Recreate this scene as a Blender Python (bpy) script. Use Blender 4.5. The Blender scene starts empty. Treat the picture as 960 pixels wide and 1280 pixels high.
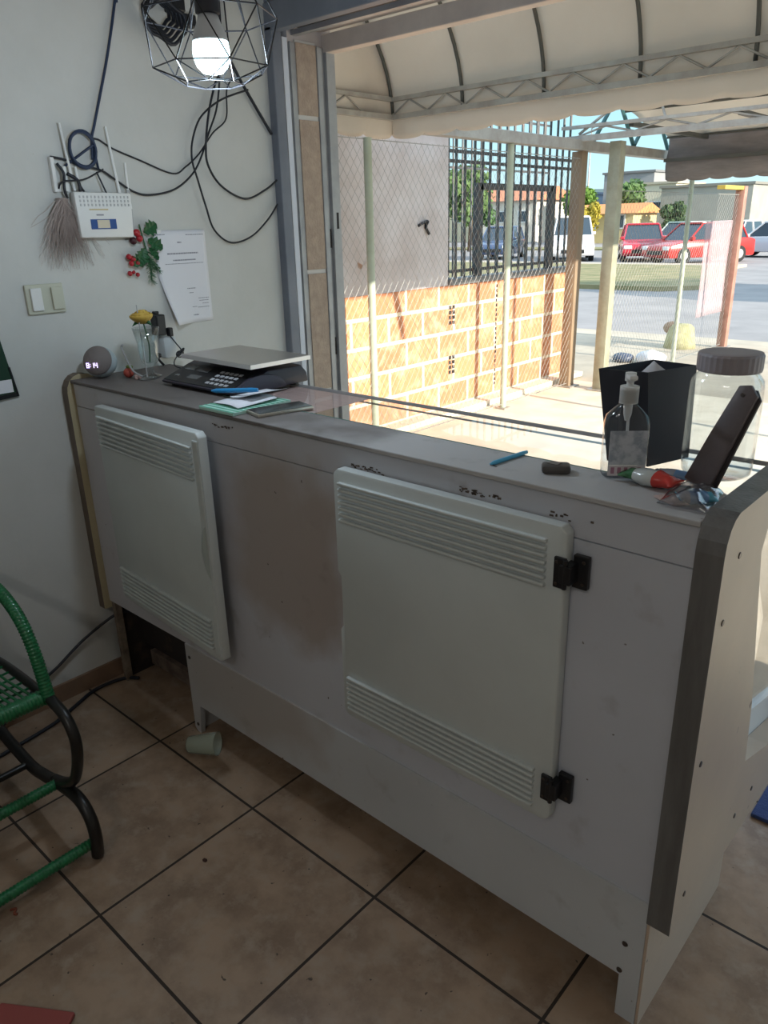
import bpy, bmesh, math, random
from mathutils import Vector, Matrix, noise
random.seed(7)
PI = math.pi
SC = bpy.context.scene
COL = SC.collection

# ------------------------------------------------------------------ camera
def make_camera():
    pitch, roll, yaw, f = .36136, -.02611, .73759, 945.9
    F = Vector((-math.sin(yaw)*math.cos(pitch), math.cos(yaw)*math.cos(pitch), -math.sin(pitch)))
    R = Vector((math.cos(yaw), math.sin(yaw), 0)); U = R.cross(F)
    R2 = R*math.cos(roll)+U*math.sin(roll); U2 = -R*math.sin(roll)+U*math.cos(roll)
    cd = bpy.data.cameras.new('camera'); cd.sensor_fit = 'VERTICAL'; cd.sensor_height = 24
    cd.lens = f/1280*24; cd.clip_start = .02; cd.clip_end = 800
    c = bpy.data.objects.new('camera', cd); COL.objects.link(c)
    m = Matrix((R2, U2, -F)).transposed().to_4x4(); m.translation = (2.28869, -1.07521, 1.47643)
    c.matrix_world = m; SC.camera = c
make_camera()

# ------------------------------------------------------------------ sky, sun, exposure
SC.view_settings.view_transform = 'Standard'; SC.view_settings.look = 'None'
SC.view_settings.gamma = 1; SC.view_settings.use_curve_mapping = False
SC.view_settings.exposure = .85
w = bpy.data.worlds.new('sky'); SC.world = w; w.use_nodes = True
nt = w.node_tree; nt.nodes.clear()
out = nt.nodes.new('ShaderNodeOutputWorld'); bg = nt.nodes.new('ShaderNodeBackground')
tc = nt.nodes.new('ShaderNodeTexCoord'); sep = nt.nodes.new('ShaderNodeSeparateXYZ')
cr = nt.nodes.new('ShaderNodeValToRGB')
nt.links.new(tc.outputs['Generated'], sep.inputs[0]); nt.links.new(sep.outputs[2], cr.inputs[0])
cr.color_ramp.elements[0].position = 0; cr.color_ramp.elements[0].color = (.36, .48, .50, 1)
cr.color_ramp.elements[1].position = .6; cr.color_ramp.elements[1].color = (.50, .64, .80, 1)
e = cr.color_ramp.elements.new(.14); e.color = (.22, .42, .50, 1)
nt.links.new(cr.outputs[0], bg.inputs[0]); bg.inputs[1].default_value = 1.25
nt.links.new(bg.outputs[0], out.inputs[0])
SUN_DIR = Vector((1, -.10, .38))
sl = bpy.data.lights.new('sun', 'SUN'); sl.energy = 5.2; sl.angle = .009; sl.color = (1, .91, .78)
so = bpy.data.objects.new('sun', sl); COL.objects.link(so); so.location = (12, 0, 8)
so.rotation_euler = SUN_DIR.to_track_quat('Z', 'Y').to_euler()

# ------------------------------------------------------------------ mesh helpers
def wm(o):
    m = o.matrix_basis.copy()
    while o.parent:
        o = o.parent; m = o.matrix_basis @ m
    return m
class MB:
    def __init__(s): s.b = bmesh.new(); s.mi = 0
    def face(s, vs):
        try:
            f = s.b.faces.new(vs); f.material_index = s.mi; return f
        except ValueError: return None
    def hull_box(s, lo, hi, M=None, bev=0):
        b = bmesh.new(); bmesh.ops.create_cube(b, size=1)
        for v in b.verts:
            v.co = Vector([(lo[i]+hi[i])/2 + v.co[i]*(hi[i]-lo[i]) for i in range(3)])
        if bev: bmesh.ops.bevel(b, geom=list(b.edges), offset=bev, segments=2, profile=.5, affect='EDGES')
        s.merge(b, M); return s
    box = hull_box
    def merge(s, b, M=None):
        mp = {}
        for v in b.verts: mp[v] = s.b.verts.new(M @ v.co if M else v.co)
        for f in b.faces: s.face([mp[v] for v in f.verts])
        b.free()
    def tube(s, pts, r, n=8, cap=True, closed=False):
        pts = [Vector(p) for p in pts]; rs = r if isinstance(r, (list, tuple)) else [r]*len(pts)
        rings = []; up = None; N = len(pts)
        for i, p in enumerate(pts):
            if closed: t = (pts[(i+1) % N]-pts[i-1])
            else: t = pts[min(i+1, N-1)]-pts[max(i-1, 0)]
            if t.length < 1e-9: t = Vector((0, 0, 1))
            t.normalize()
            if up is None:
                up = Vector((0, 0, 1)) if abs(t.z) < .9 else Vector((1, 0, 0))
            a = up - t*up.dot(t)
            if a.length < 1e-6: a = t.orthogonal()
            a.normalize(); up = a; c = t.cross(a)
            rings.append([s.b.verts.new(p+(a*math.cos(2*PI*k/n)+c*math.sin(2*PI*k/n))*rs[i]) for k in range(n)])
        M = N if closed else N-1
        for i in range(M):
            A, B = rings[i], rings[(i+1) % N]
            for k in range(n): s.face([A[k], A[(k+1) % n], B[(k+1) % n], B[k]])
        if cap and not closed: s.face(rings[0][::-1]); s.face(rings[-1])
        return s
    def lathe(s, prof, c=(0, 0, 0), n=32, M=None, sx=1, sy=1):
        rings = []
        for r, z in prof:
            ring = []
            for k in range(n):
                v = Vector((r*math.cos(2*PI*k/n)*sx, r*math.sin(2*PI*k/n)*sy, z))+Vector(c)
                ring.append(s.b.verts.new(M @ v if M else v))
            rings.append(ring)
        for A, B in zip(rings, rings[1:]):
            for k in range(n): s.face([A[k], A[(k+1) % n], B[(k+1) % n], B[k]])
        if prof[0][0] > 1e-5: s.face(rings[0][::-1])
        if prof[-1][0] > 1e-5: s.face(rings[-1])
        return s
    def prism(s, poly, a, b, axis='x', M=None, bev=0):
        # poly: 2-D points in the plane of the other two axes (cyclic order y,z / x,z / x,y)
        def P(u, v, t): return {'x': (t, u, v), 'y': (u, t, v), 'z': (u, v, t)}[axis]
        bb = bmesh.new()
        A = [bb.verts.new(P(u, v, a)) for u, v in poly]; B = [bb.verts.new(P(u, v, b)) for u, v in poly]
        bb.faces.new(A); bb.faces.new(B[::-1]); n = len(poly)
        for i in range(n): bb.faces.new([A[i], B[i], B[(i+1) % n], A[(i+1) % n]])
        bmesh.ops.recalc_face_normals(bb, faces=list(bb.faces))
        if bev: bmesh.ops.bevel(bb, geom=list(bb.edges), offset=bev, segments=2, profile=.5, affect='EDGES')
        s.merge(bb, M); return s
    def sphere(s, c, r, sub=2, M=None, sq=(1, 1, 1)):
        b = bmesh.new(); bmesh.ops.create_icosphere(b, subdivisions=sub, radius=1)
        for v in b.verts: v.co = Vector([c[i]+v.co[i]*r*sq[i] for i in range(3)])
        s.merge(b, M); return s
    def grid(s, fn, nu, nv):
        V = [[s.b.verts.new(fn(i/nu, j/nv)) for j in range(nv+1)] for i in range(nu+1)]
        for i in range(nu):
            for j in range(nv): s.face([V[i][j], V[i+1][j], V[i+1][j+1], V[i][j+1]])
        return s
    def build(s, name, mats, parent=None, smooth=False, world=True, solid=0):
        if parent is not None and world:
            inv = wm(parent).inverted()
            for v in s.b.verts: v.co = inv @ v.co
        if not solid: bmesh.ops.recalc_face_normals(s.b, faces=list(s.b.faces))
        me = bpy.data.meshes.new(name); s.b.to_mesh(me); s.b.free()
        for m in (mats if isinstance(mats, (list, tuple)) else [mats]): me.materials.append(m)
        if smooth:
            for p in me.polygons: p.use_smooth = True
            if smooth != 'all': me.set_sharp_from_angle(angle=math.radians(38))
        o = bpy.data.objects.new(name, me); COL.objects.link(o)
        if parent is not None: o.parent = parent
        if solid:
            md = o.modifiers.new('solid', 'SOLIDIFY'); md.thickness = solid; md.offset = 0
        return o
def tag(o, label, cat, group=None, kind=None):
    if label: o['label'] = label
    if cat: o['category'] = cat
    if group: o['group'] = group
    if kind: o['kind'] = kind
    return o
def thing(name, label, cat, loc=(0, 0, 0), rz=0, group=None):
    o = bpy.data.objects.new(name, None); COL.objects.link(o); o.empty_display_size = .05
    o.location = loc; o.rotation_euler = (0, 0, rz)
    o.matrix_basis = Matrix.Translation(loc) @ Matrix.Rotation(rz, 4, 'Z')
    return tag(o, label, cat, group)
def struct(mb, name, m, **k):
    o = mb.build(name, m, **k); o['kind'] = 'structure'; return o
def copy_tree(o, parent=None):
    c = o.copy(); COL.objects.link(c)
    if parent is not None: c.parent = parent
    for ch in list(o.children): copy_tree(ch, c)
    return c
def smooth_path(pts, k=6, closed=False):
    P = [Vector(p) for p in pts]; n = len(P); out = []
    rng = range(n) if closed else range(n-1)
    for i in rng:
        if closed: p0, p1, p2, p3 = P[i-1], P[i], P[(i+1) % n], P[(i+2) % n]
        else: p0, p1, p2, p3 = P[max(i-1, 0)], P[i], P[i+1], P[min(i+2, n-1)]
        for j in range(k):
            t = j/k
            out.append(.5*((2*p1)+(p2-p0)*t+(2*p0-5*p1+4*p2-p3)*t*t+(3*p1-p0-3*p2+p3)*t**3))
    if not closed: out.append(P[-1])
    return out

# ------------------------------------------------------------------ materials
def mat(name, col, rough=.6, metal=0, col2=None, scale=6, amt=(.35, .7), bump=0, bscale=60, detail=6, emit=None, es=1,
        trans=0, ior=1.45, alpha=None, coat=0, spots=None, sscale=14, sth=.72, stretch=None, translucent=0):
    m = bpy.data.materials.new(name); m.use_nodes = True; nt = m.node_tree; b = nt.nodes['Principled BSDF']
    b.inputs['Base Color'].default_value = (*col, 1); b.inputs['Roughness'].default_value = rough
    b.inputs['Metallic'].default_value = metal; b.inputs['IOR'].default_value = ior
    b.inputs['Transmission Weight'].default_value = trans; b.inputs['Coat Weight'].default_value = coat
    if alpha is not None: b.inputs['Alpha'].default_value = alpha
    if emit: b.inputs['Emission Color'].default_value = (*emit, 1); b.inputs['Emission Strength'].default_value = es
    L = nt.links; g = nt.nodes.new('ShaderNodeNewGeometry'); src = g.outputs['Position']
    if stretch:
        mp = nt.nodes.new('ShaderNodeMapping'); mp.inputs['Scale'].default_value = stretch
        L.new(src, mp.inputs[0]); src = mp.outputs[0]
    cur = None
    if col2 is not None:
        n = nt.nodes.new('ShaderNodeTexNoise'); n.inputs['Scale'].default_value = scale; n.inputs['Detail'].default_value = detail
        n.inputs['Roughness'].default_value = .62
        L.new(src, n.inputs['Vector'])
        r = nt.nodes.new('ShaderNodeMapRange'); r.inputs[1].default_value = amt[0]; r.inputs[2].default_value = amt[1]
        L.new(n.outputs['Fac'], r.inputs[0])
        mx = nt.nodes.new('ShaderNodeMix'); mx.data_type = 'RGBA'; L.new(r.outputs[0], mx.inputs[0])
        mx.inputs[6].default_value = (*col, 1); mx.inputs[7].default_value = (*col2, 1); cur = mx.outputs[2]
        L.new(cur, b.inputs['Base Color'])
    if spots is not None:
        n = nt.nodes.new('ShaderNodeTexNoise'); n.inputs['Scale'].default_value = sscale; n.inputs['Detail'].default_value = 2
        L.new(g.outputs['Position'], n.inputs['Vector'])
        r = nt.nodes.new('ShaderNodeMapRange'); r.inputs[1].default_value = sth; r.inputs[2].default_value = sth+.03
        L.new(n.outputs['Fac'], r.inputs[0])
        mx = nt.nodes.new('ShaderNodeMix'); mx.data_type = 'RGBA'; L.new(r.outputs[0], mx.inputs[0])
        if cur: L.new(cur, mx.inputs[6])
        else: mx.inputs[6].default_value = (*col, 1)
        mx.inputs[7].default_value = (*spots, 1); cur = mx.outputs[2]; L.new(cur, b.inputs['Base Color'])
    if bump:
        n = nt.nodes.new('ShaderNodeTexNoise'); n.inputs['Scale'].default_value = bscale; n.inputs['Detail'].default_value = 4
        L.new(src, n.inputs['Vector'])
        bp = nt.nodes.new('ShaderNodeBump'); bp.inputs['Strength'].default_value = bump; bp.inputs['Distance'].default_value = .01
        L.new(n.outputs['Fac'], bp.inputs['Height']); L.new(bp.outputs[0], b.inputs['Normal'])
    if translucent:
        t = nt.nodes.new('ShaderNodeBsdfTranslucent'); t.inputs[0].default_value = (*col, 1)
        ms = nt.nodes.new('ShaderNodeMixShader'); ms.inputs[0].default_value = translucent
        o = nt.nodes['Material Output']; L.new(b.outputs[0], ms.inputs[1]); L.new(t.outputs[0], ms.inputs[2]); L.new(ms.outputs[0], o.inputs[0])
    return m
def glass(name, col=(1, 1, 1), refl=.5, rough=.02, opac=0.05):
    """thin clear sheet: mostly see-through, mirror-like at grazing angles"""
    m = bpy.data.materials.new(name); m.use_nodes = True; nt = m.node_tree; nt.nodes.clear(); L = nt.links
    o = nt.nodes.new('ShaderNodeOutputMaterial'); t = nt.nodes.new('ShaderNodeBsdfTransparent'); t.inputs[0].default_value = (*col, 1)
    g = nt.nodes.new('ShaderNodeBsdfGlossy'); g.inputs['Roughness'].default_value = rough
    f = nt.nodes.new('ShaderNodeLayerWeight'); f.inputs[0].default_value = .5
    pw = nt.nodes.new('ShaderNodeMath'); pw.operation = 'POWER'; pw.inputs[1].default_value = 4.5; L.new(f.outputs['Facing'], pw.inputs[0])
    ml = nt.nodes.new('ShaderNodeMath'); ml.operation = 'MULTIPLY_ADD'; ml.inputs[1].default_value = refl; ml.inputs[2].default_value = opac
    ml.use_clamp = True
    ms = nt.nodes.new('ShaderNodeMixShader'); L.new(pw.outputs[0], ml.inputs[0]); L.new(ml.outputs[0], ms.inputs[0])
    L.new(t.outputs[0], ms.inputs[1]); L.new(g.outputs[0], ms.inputs[2]); L.new(ms.outputs[0], o.inputs[0])
    return m
def tile_mat(name, ox, oy, s, c1, c2, c3, grout, rough=.28, gw=.0035):
    m = bpy.data.materials.new(name); m.use_nodes = True; nt = m.node_tree; b = nt.nodes['Principled BSDF']; L = nt.links
    g = nt.nodes.new('ShaderNodeNewGeometry'); sp = nt.nodes.new('ShaderNodeSeparateXYZ'); L.new(g.outputs['Position'], sp.inputs[0])
    def M(op, a, b2=None, c=None):
        n = nt.nodes.new('ShaderNodeMath'); n.operation = op
        for i, v in enumerate((a, b2, c)):
            if v is None: continue
            if isinstance(v, (int, float)): n.inputs[i].default_value = v
            else: L.new(v, n.inputs[i])
        return n.outputs[0]
    lines = []; ids = []
    for ax, off in ((0, ox), (1, oy)):
        u = M('DIVIDE', M('SUBTRACT', sp.outputs[ax], off), s)
        ids.append(M('FLOOR', u)); fr = M('FRACT', u)
        d = M('MINIMUM', fr, M('SUBTRACT', 1, fr)); lines.append(d)
    d = M('MINIMUM', lines[0], lines[1]); gr = M('LESS_THAN', d, gw/s)
    cmb = nt.nodes.new('ShaderNodeCombineXYZ'); L.new(ids[0], cmb.inputs[0]); L.new(ids[1], cmb.inputs[1])
    vo = nt.nodes.new('ShaderNodeVectorMath'); vo.operation = 'MULTIPLY_ADD'; L.new(cmb.outputs[0], vo.inputs[0])
    vo.inputs[1].default_value = (3.7, 5.3, 1); L.new(g.outputs['Position'], vo.inputs[2])
    def noise_(sc, lo, hi, det=6):
        n = nt.nodes.new('ShaderNodeTexNoise'); n.inputs['Scale'].default_value = sc; n.inputs['Detail'].default_value = det
        n.inputs['Roughness'].default_value = .65; L.new(vo.outputs[0], n.inputs['Vector'])
        r = nt.nodes.new('ShaderNodeMapRange'); r.inputs[1].default_value = lo; r.inputs[2].default_value = hi; L.new(n.outputs['Fac'], r.inputs[0])
        return r.outputs[0]
    def mix(f, a, c):
        x = nt.nodes.new('ShaderNodeMix'); x.data_type = 'RGBA'; L.new(f, x.inputs[0])
        for i, v in ((6, a), (7, c)):
            if isinstance(v, tuple): x.inputs[i].default_value = (*v, 1)
            else: L.new(v, x.inputs[i])
        return x.outputs[2]
    c = mix(noise_(6, .40, .62), c1, c2); c = mix(noise_(17, .50, .68), c, c3); c = mix(noise_(45, .70, .74, 2), c, tuple(x*.35 for x in c2)); c = mix(gr, c, grout)
    L.new(c, b.inputs['Base Color'])
    rr = M('MULTIPLY_ADD', gr, .5, rough); L.new(rr, b.inputs['Roughness'])
    bp = nt.nodes.new('ShaderNodeBump'); bp.inputs['Strength'].default_value = .5; bp.inputs['Distance'].default_value = .002
    L.new(M('SUBTRACT', 1, gr), bp.inputs['Height']); L.new(bp.outputs[0], b.inputs['Normal'])
    return m
def brick_mat(name):
    """hollow clay blocks laid in thick pale mortar, on a wall that runs along y"""
    m = bpy.data.materials.new(name); m.use_nodes = True; nt = m.node_tree; b = nt.nodes['Principled BSDF']; L = nt.links
    g = nt.nodes.new('ShaderNodeNewGeometry'); sp = nt.nodes.new('ShaderNodeSeparateXYZ'); L.new(g.outputs['Position'], sp.inputs[0])
    cb = nt.nodes.new('ShaderNodeCombineXYZ'); L.new(sp.outputs[1], cb.inputs[0])
    ad = nt.nodes.new('ShaderNodeMath'); ad.operation = 'ADD'; ad.inputs[1].default_value = -.045; L.new(sp.outputs[2], ad.inputs[0]); L.new(ad.outputs[0], cb.inputs[1])
    br = nt.nodes.new('ShaderNodeTexBrick'); L.new(cb.outputs[0], br.inputs['Vector'])
    br.inputs['Scale'].default_value = 1; br.inputs['Brick Width'].default_value = .40; br.inputs['Row Height'].default_value = .203
    br.inputs['Mortar Size'].default_value = .017; br.inputs['Mortar Smooth'].default_value = .3; br.inputs['Bias'].default_value = -.2
    br.inputs['Color1'].default_value = (.50, .20, .10, 1); br.inputs['Color2'].default_value = (.66, .29, .14, 1); br.inputs['Mortar'].default_value = (.82, .66, .48, 1)
    n = nt.nodes.new('ShaderNodeTexNoise'); n.inputs['Scale'].default_value = 9; n.inputs['Detail'].default_value = 6; L.new(g.outputs['Position'], n.inputs['Vector'])
    r = nt.nodes.new('ShaderNodeMapRange'); r.inputs[1].default_value = .5; r.inputs[2].default_value = .9; L.new(n.outputs['Fac'], r.inputs[0])
    x = nt.nodes.new('ShaderNodeMix'); x.data_type = 'RGBA'; L.new(r.outputs[0], x.inputs[0]); L.new(br.outputs['Color'], x.inputs[6]); x.inputs[7].default_value = (.80, .56, .38, 1)
    L.new(x.outputs[2], b.inputs['Base Color']); b.inputs['Roughness'].default_value = .9
    bp = nt.nodes.new('ShaderNodeBump'); bp.inputs['Strength'].default_value = .6; bp.inputs['Distance'].default_value = .01; L.new(br.outputs['Fac'], bp.inputs['Height']); bp.invert = True
    L.new(bp.outputs[0], b.inputs['Normal'])
    return m
def panel_mat(name, base, warm, cx, cz, rx, rz, left_amt=.68, rough=.42, spec=.5):
    """laminate: pale grey with a brown grime patch of its own, small dents and scratches"""
    m = bpy.data.materials.new(name); m.use_nodes = True; nt = m.node_tree; b = nt.nodes['Principled BSDF']; L = nt.links
    g = nt.nodes.new('ShaderNodeNewGeometry'); sp = nt.nodes.new('ShaderNodeSeparateXYZ'); L.new(g.outputs['Position'], sp.inputs[0])
    def M(op, a, b2=None, c=None):
        n = nt.nodes.new('ShaderNodeMath'); n.operation = op
        for i, v in enumerate((a, b2, c)):
            if v is None: continue
            if isinstance(v, (int, float)): n.inputs[i].default_value = v
            else: L.new(v, n.inputs[i])
        return n.outputs[0]
    def N(sc, det=6):
        n = nt.nodes.new('ShaderNodeTexNoise'); n.inputs['Scale'].default_value = sc; n.inputs['Detail'].default_value = det
        L.new(g.outputs['Position'], n.inputs['Vector']); return n.outputs['Fac']
    def MR(v, lo, hi, a=0, c=1):
        r = nt.nodes.new('ShaderNodeMapRange'); L.new(v, r.inputs[0])
        for i, q in enumerate((lo, hi, a, c)): r.inputs[i+1].default_value = q
        return r.outputs[0]
    def mix(f, a, c):
        x = nt.nodes.new('ShaderNodeMix'); x.data_type = 'RGBA'; L.new(f, x.inputs[0])
        for i, v in ((6, a), (7, c)):
            if isinstance(v, tuple): x.inputs[i].default_value = (*v, 1)
            else: L.new(v, x.inputs[i])
        return x.outputs[2]
    dx = M('DIVIDE', M('SUBTRACT', sp.outputs[0], cx), rx); dz = M('DIVIDE', M('SUBTRACT', sp.outputs[2], cz), rz)
    d = M('ADD', M('POWER', M('ABSOLUTE', dx), 2.4), M('POWER', M('ABSOLUTE', dz), 2.4))
    d = M('ADD', d, M('MULTIPLY', M('SUBTRACT', N(7), .5), 2.2))
    c = mix(MR(N(2.5), .35, .7), base, tuple(x*.88 for x in base))
    c = mix(MR(d, .35, 1.25, .8, 0), c, warm)
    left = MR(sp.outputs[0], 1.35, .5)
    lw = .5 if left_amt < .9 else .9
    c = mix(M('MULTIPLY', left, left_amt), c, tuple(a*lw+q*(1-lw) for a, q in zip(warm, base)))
    c = mix(MR(N(42, 2), .745, .775), c, (.10, .08, .07))
    c = mix(M('MULTIPLY', MR(N(11, 8), .6, .75), .35), c, tuple(x*.55 for x in warm))
    L.new(c, b.inputs['Base Color']); b.inputs['Roughness'].default_value = rough; b.inputs['Specular IOR Level'].default_value = spec
    return m

m_wall = mat('painted_plaster', (.60, .60, .575), .75, col2=(.53, .53, .50), scale=2.2, bump=.12, bscale=25, spots=(.36, .33, .30), sscale=30, sth=.80)
m_ceil = mat('ceiling_paint', (.7, .7, .68), .8)
m_floor = tile_mat('beige_ceramic_tiles', .450, -.111, .45, (.37, .26, .18), (.23, .155, .105), (.36, .275, .205), (.03, .02, .014))
m_base = mat('tile_skirting', (.27, .17, .11), .4, col2=(.19, .12, .08), scale=9)
m_metal_bl = mat('blue_grey_metal', (.20, .215, .25), .5, .1, col2=(.15, .165, .20), scale=4)
m_alu = mat('dull_aluminium', (.42, .42, .42), .45, .3, col2=(.30, .30, .31), scale=7)
m_white_strip = mat('white_plastic_strip', (.62, .66, .74), .5)
m_stone = mat('beige_stone_tile', (.46, .36, .28), .7, col2=(.33, .25, .2), scale=30, amt=(.3, .75), bump=.3, bscale=120)
m_grout_l = mat('pale_grout', (.6, .58, .55), .8)
m_beam = mat('pale_painted_beam', (.66, .57, .50), .55, col2=(.54, .46, .41), scale=8)
m_darkslot = mat('dark_shutter_steel', (.03, .026, .025), .6, .3)
m_brick = brick_mat('clay_block_wall')
m_gable = mat('weathered_white_render', (.60, .56, .56), .9, col2=(.46, .40, .38), scale=3.0, bump=.15, bscale=40, spots=(.3, .18, .12), sscale=6, sth=.72)
m_porch = mat('pale_porch_cement', (.78, .70, .56), .75, col2=(.60, .52, .40), scale=3.5, bump=.1, bscale=30)
m_walk = mat('sidewalk_cement', (.52, .46, .36), .85, col2=(.38, .33, .26), scale=1.6, bump=.15, bscale=12)
m_road = mat('worn_asphalt', (.33, .31, .30), .85, col2=(.24, .23, .225), scale=.9, detail=9)
m_grass = mat('dry_grass', (.16, .17, .07), .95, col2=(.34, .28, .15), scale=1.5, bump=.5, bscale=20)
m_fabric = mat('cream_awning_cloth', (.76, .71, .64), .8, col2=(.68, .63, .56), scale=2.2, bump=.08, bscale=14, translucent=.32)
m_fabric_shade = mat('shaded_awning_cloth', (.24, .215, .21), .85, col2=(.15, .135, .13), scale=3, stretch=(1, 1, 5))  # far valance cloth, its shade put into the colour
m_truss = mat('pale_steel_truss', (.42, .41, .38), .5, .3, col2=(.30, .27, .24), scale=9)
m_rib = mat('dark_rib_steel', (.10, .10, .09), .5, .4)
m_post_g = mat('pale_green_post_paint', (.42, .47, .38), .5, col2=(.34, .38, .29), scale=8)
m_post_b = mat('brown_square_post', (.30, .22, .14), .6, col2=(.22, .16, .11), scale=9, stretch=(1, 1, .3))
m_post_r = mat('rusty_red_post', (.42, .22, .17), .7, col2=(.30, .15, .11), scale=9)
m_wire = mat('galvanised_wire', (.34, .34, .32), .6, .3)
m_bar = mat('dark_teal_iron_bar', (.05, .075, .085), .5, .3, col2=(.12, .09, .08), scale=20)
m_bar_tl = mat('teal_iron_brace', (.06, .16, .17), .5, .3)
m_panel = panel_mat('counter_front_laminate', (.58, .60, .66), (.33, .25, .19), 1.0, .74, .26, .26)
m_plinth = panel_mat('counter_plinth_laminate', (.56, .58, .60), (.38, .33, .29), .75, .26, .35, .14)
m_top = panel_mat('worn_countertop', (.50, .49, .49), (.10, .082, .072), .40, 1.06, .85, .8, .95, .55, .25)
m_edge = mat('dark_grey_edge_band', (.17, .165, .16), .45, col2=(.11, .105, .10), scale=10, stretch=(3, 3, .4), bump=.1)
m_end = mat('beige_end_laminate', (.56, .44, .34), .45, col2=(.48, .38, .30), scale=3, spots=(.2, .15, .12), sscale=28, sth=.76)
m_cream = mat('yellowed_cream_wood', (.50, .43, .28), .5, col2=(.36, .30, .18), scale=9, stretch=(1, 1, .3))
m_inside = mat('dark_cabinet_inside', (.028, .022, .02), .9, col2=(.09, .055, .04), scale=16, amt=(.5, .8))  # near-black with brown mottling
m_door = mat('offwhite_moulded_plastic', (.59, .625, .61), .38, col2=(.53, .56, .55), scale=2.5, spots=(.28, .28, .26), sscale=36, sth=.79)
m_black = mat('black_plastic', (.012, .012, .014), .4)
m_blackmat = mat('matt_black_plastic', (.028, .030, .042), .6)
m_scale = mat('dark_plum_plastic', (.035, .03, .045), .45)
m_steel = mat('brushed_steel_plate', (.50, .47, .44), .3, .85, bump=.05, bscale=200)
m_key = mat('grey_keys', (.45, .45, .47), .5)
m_label = mat('grey_display_window', (.12, .12, .12), .25)
m_white = mat('white_plastic', (.72, .72, .70), .45)
m_paper = mat('white_paper', (.72, .72, .76), .8)
m_ink = mat('grey_print', (.28, .28, .32), .8)
m_cable = mat('black_cable_rubber', (.015, .017, .024), .5)
m_cable_b = mat('navy_network_cable', (.02, .035, .075), .5)
m_green = mat('glossy_green_cord', (.012, .16, .055), .3, col2=(.006, .09, .03), scale=60, coat=.3)
m_tubeb = mat('black_painted_tube', (.012, .011, .01), .35)
m_glass = glass('clear_sheet_glass', refl=.75, opac=.03)
m_glassside = glass('clear_jar_plastic', (.93, .95, .96), refl=.8, opac=.06, rough=.08)
m_pink = mat('pink_paper_sheet', (.50, .36, .33), .5, col2=(.40, .30, .28), scale=12, stretch=(1, 5, 1))
m_red = mat('red_plastic', (.50, .03, .025), .4)
m_blue = mat('blue_plastic', (.03, .16, .42), .4)
m_screw = mat('dark_screw_head', (.10, .08, .07), .4, .8)

# ------------------------------------------------------------------ added fill light behind the camera, brightens the room
def fill_light():
    t = thing('fill_light', 'added unseen fill light at the ceiling behind the camera', 'lamp', (2.6, -2.6, 2.96))
    MB().box((2.0, -2.68, 2.92), (3.2, -2.52, 2.96)).build('fill_light_base', m_white, t)
    al = bpy.data.lights.new('fill_area', 'AREA'); al.shape = 'RECTANGLE'; al.size = 1.2; al.size_y = .15; al.energy = 8; al.color = (1, .96, .92)
    o = bpy.data.objects.new('fill_area', al); COL.objects.link(o); o.parent = t; o.location = (0, 0, -.06)
fill_light()

# ================================================================== the room
struct(MB().box((-.2, -3.6, -.12), (4.6, 1.22, 0)), 'floor', m_floor)
struct(MB().box((-.2, -3.7, 0), (0, .93, 3.0)), 'wall_left', m_wall)
struct(MB().box((-.2, -3.8, 0), (4.7, -3.6, 3.0)), 'wall_back', m_wall)
struct(MB().box((4.5, -3.6, 0), (4.7, 1.2, 3.0)), 'wall_right', m_wall)
struct(MB().box((-.2, -3.7, 3.0), (4.7, 1.2, 3.12)), 'ceiling', m_ceil)
mb = MB().box((.0005, -3.6, 0.0005), (.012, .899, .062))
struct(mb, 'baseboard_left', m_base)
# jamb of the roll-up door opening, at the left end of the front
mb = MB().box((-.2, 1.0, 0), (.0, 1.215, 2.6)); struct(mb, 'wall_front_jamb', m_gable)
t = thing('shutter_guide_frame', 'blue grey steel guide frame of the roll-up door at the end of the left wall', 'door frame', (0, .93, 0))
MB().box((-.04, .90, 0), (.035, .945, 2.12), bev=.004).build('steel_channel', m_metal_bl, t)
MB().box((-.02, .945, 0), (.004, .965, 2.10)).build('dark_gap', m_black, t)
MB().box((-.02, .9655, 0), (.012, .99, 2.10)).build('white_strip', m_white_strip, t)
MB().box((-.02, .9905, 0), (.006, 1.03, 2.09)).box((-.02, 1.0, 0), (.014, 1.008, 2.09)).build('guide_rail', m_alu, t)
mb = MB()
zz = [0, .42, .84, 1.315, 1.855, 2.10]
for a, b in zip(zz, zz[1:]): mb.box((-.01, 1.031, a+.008), (.010, 1.128, b-.008))
t = thing('stone_cladding', 'beige stone tiles cladding the side of the door jamb', 'stone cladding', (0, 1.08, 0))
mb.build('stone_tile', m_stone, t); MB().box((-.01, 1.03, 0), (.006, 1.129, 2.1)).build('grout_joint', m_grout_l, t)
t = thing('outer_door_frame', 'grey aluminium frame post with a small latch plate beyond the stone tiles', 'door frame', (0, 1.17, 0))
MB().box((-.01, 1.13, 0), (.014, 1.155, 2.09), bev=.002).box((-.01, 1.156, 0), (.006, 1.17, 2.09)).box((-.01, 1.171, 0), (.02, 1.215, 2.12), bev=.002).build('frame_post', m_alu, t)
MB().box((.006, 1.158, 1.40), (.009, 1.168, 1.47)).box((.006, 1.158, .98), (.009, 1.168, 1.05)).box((.0201, 1.19, 1.47), (.022, 1.20, 1.53)).build('latch_plate', m_darkslot, t)
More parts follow.
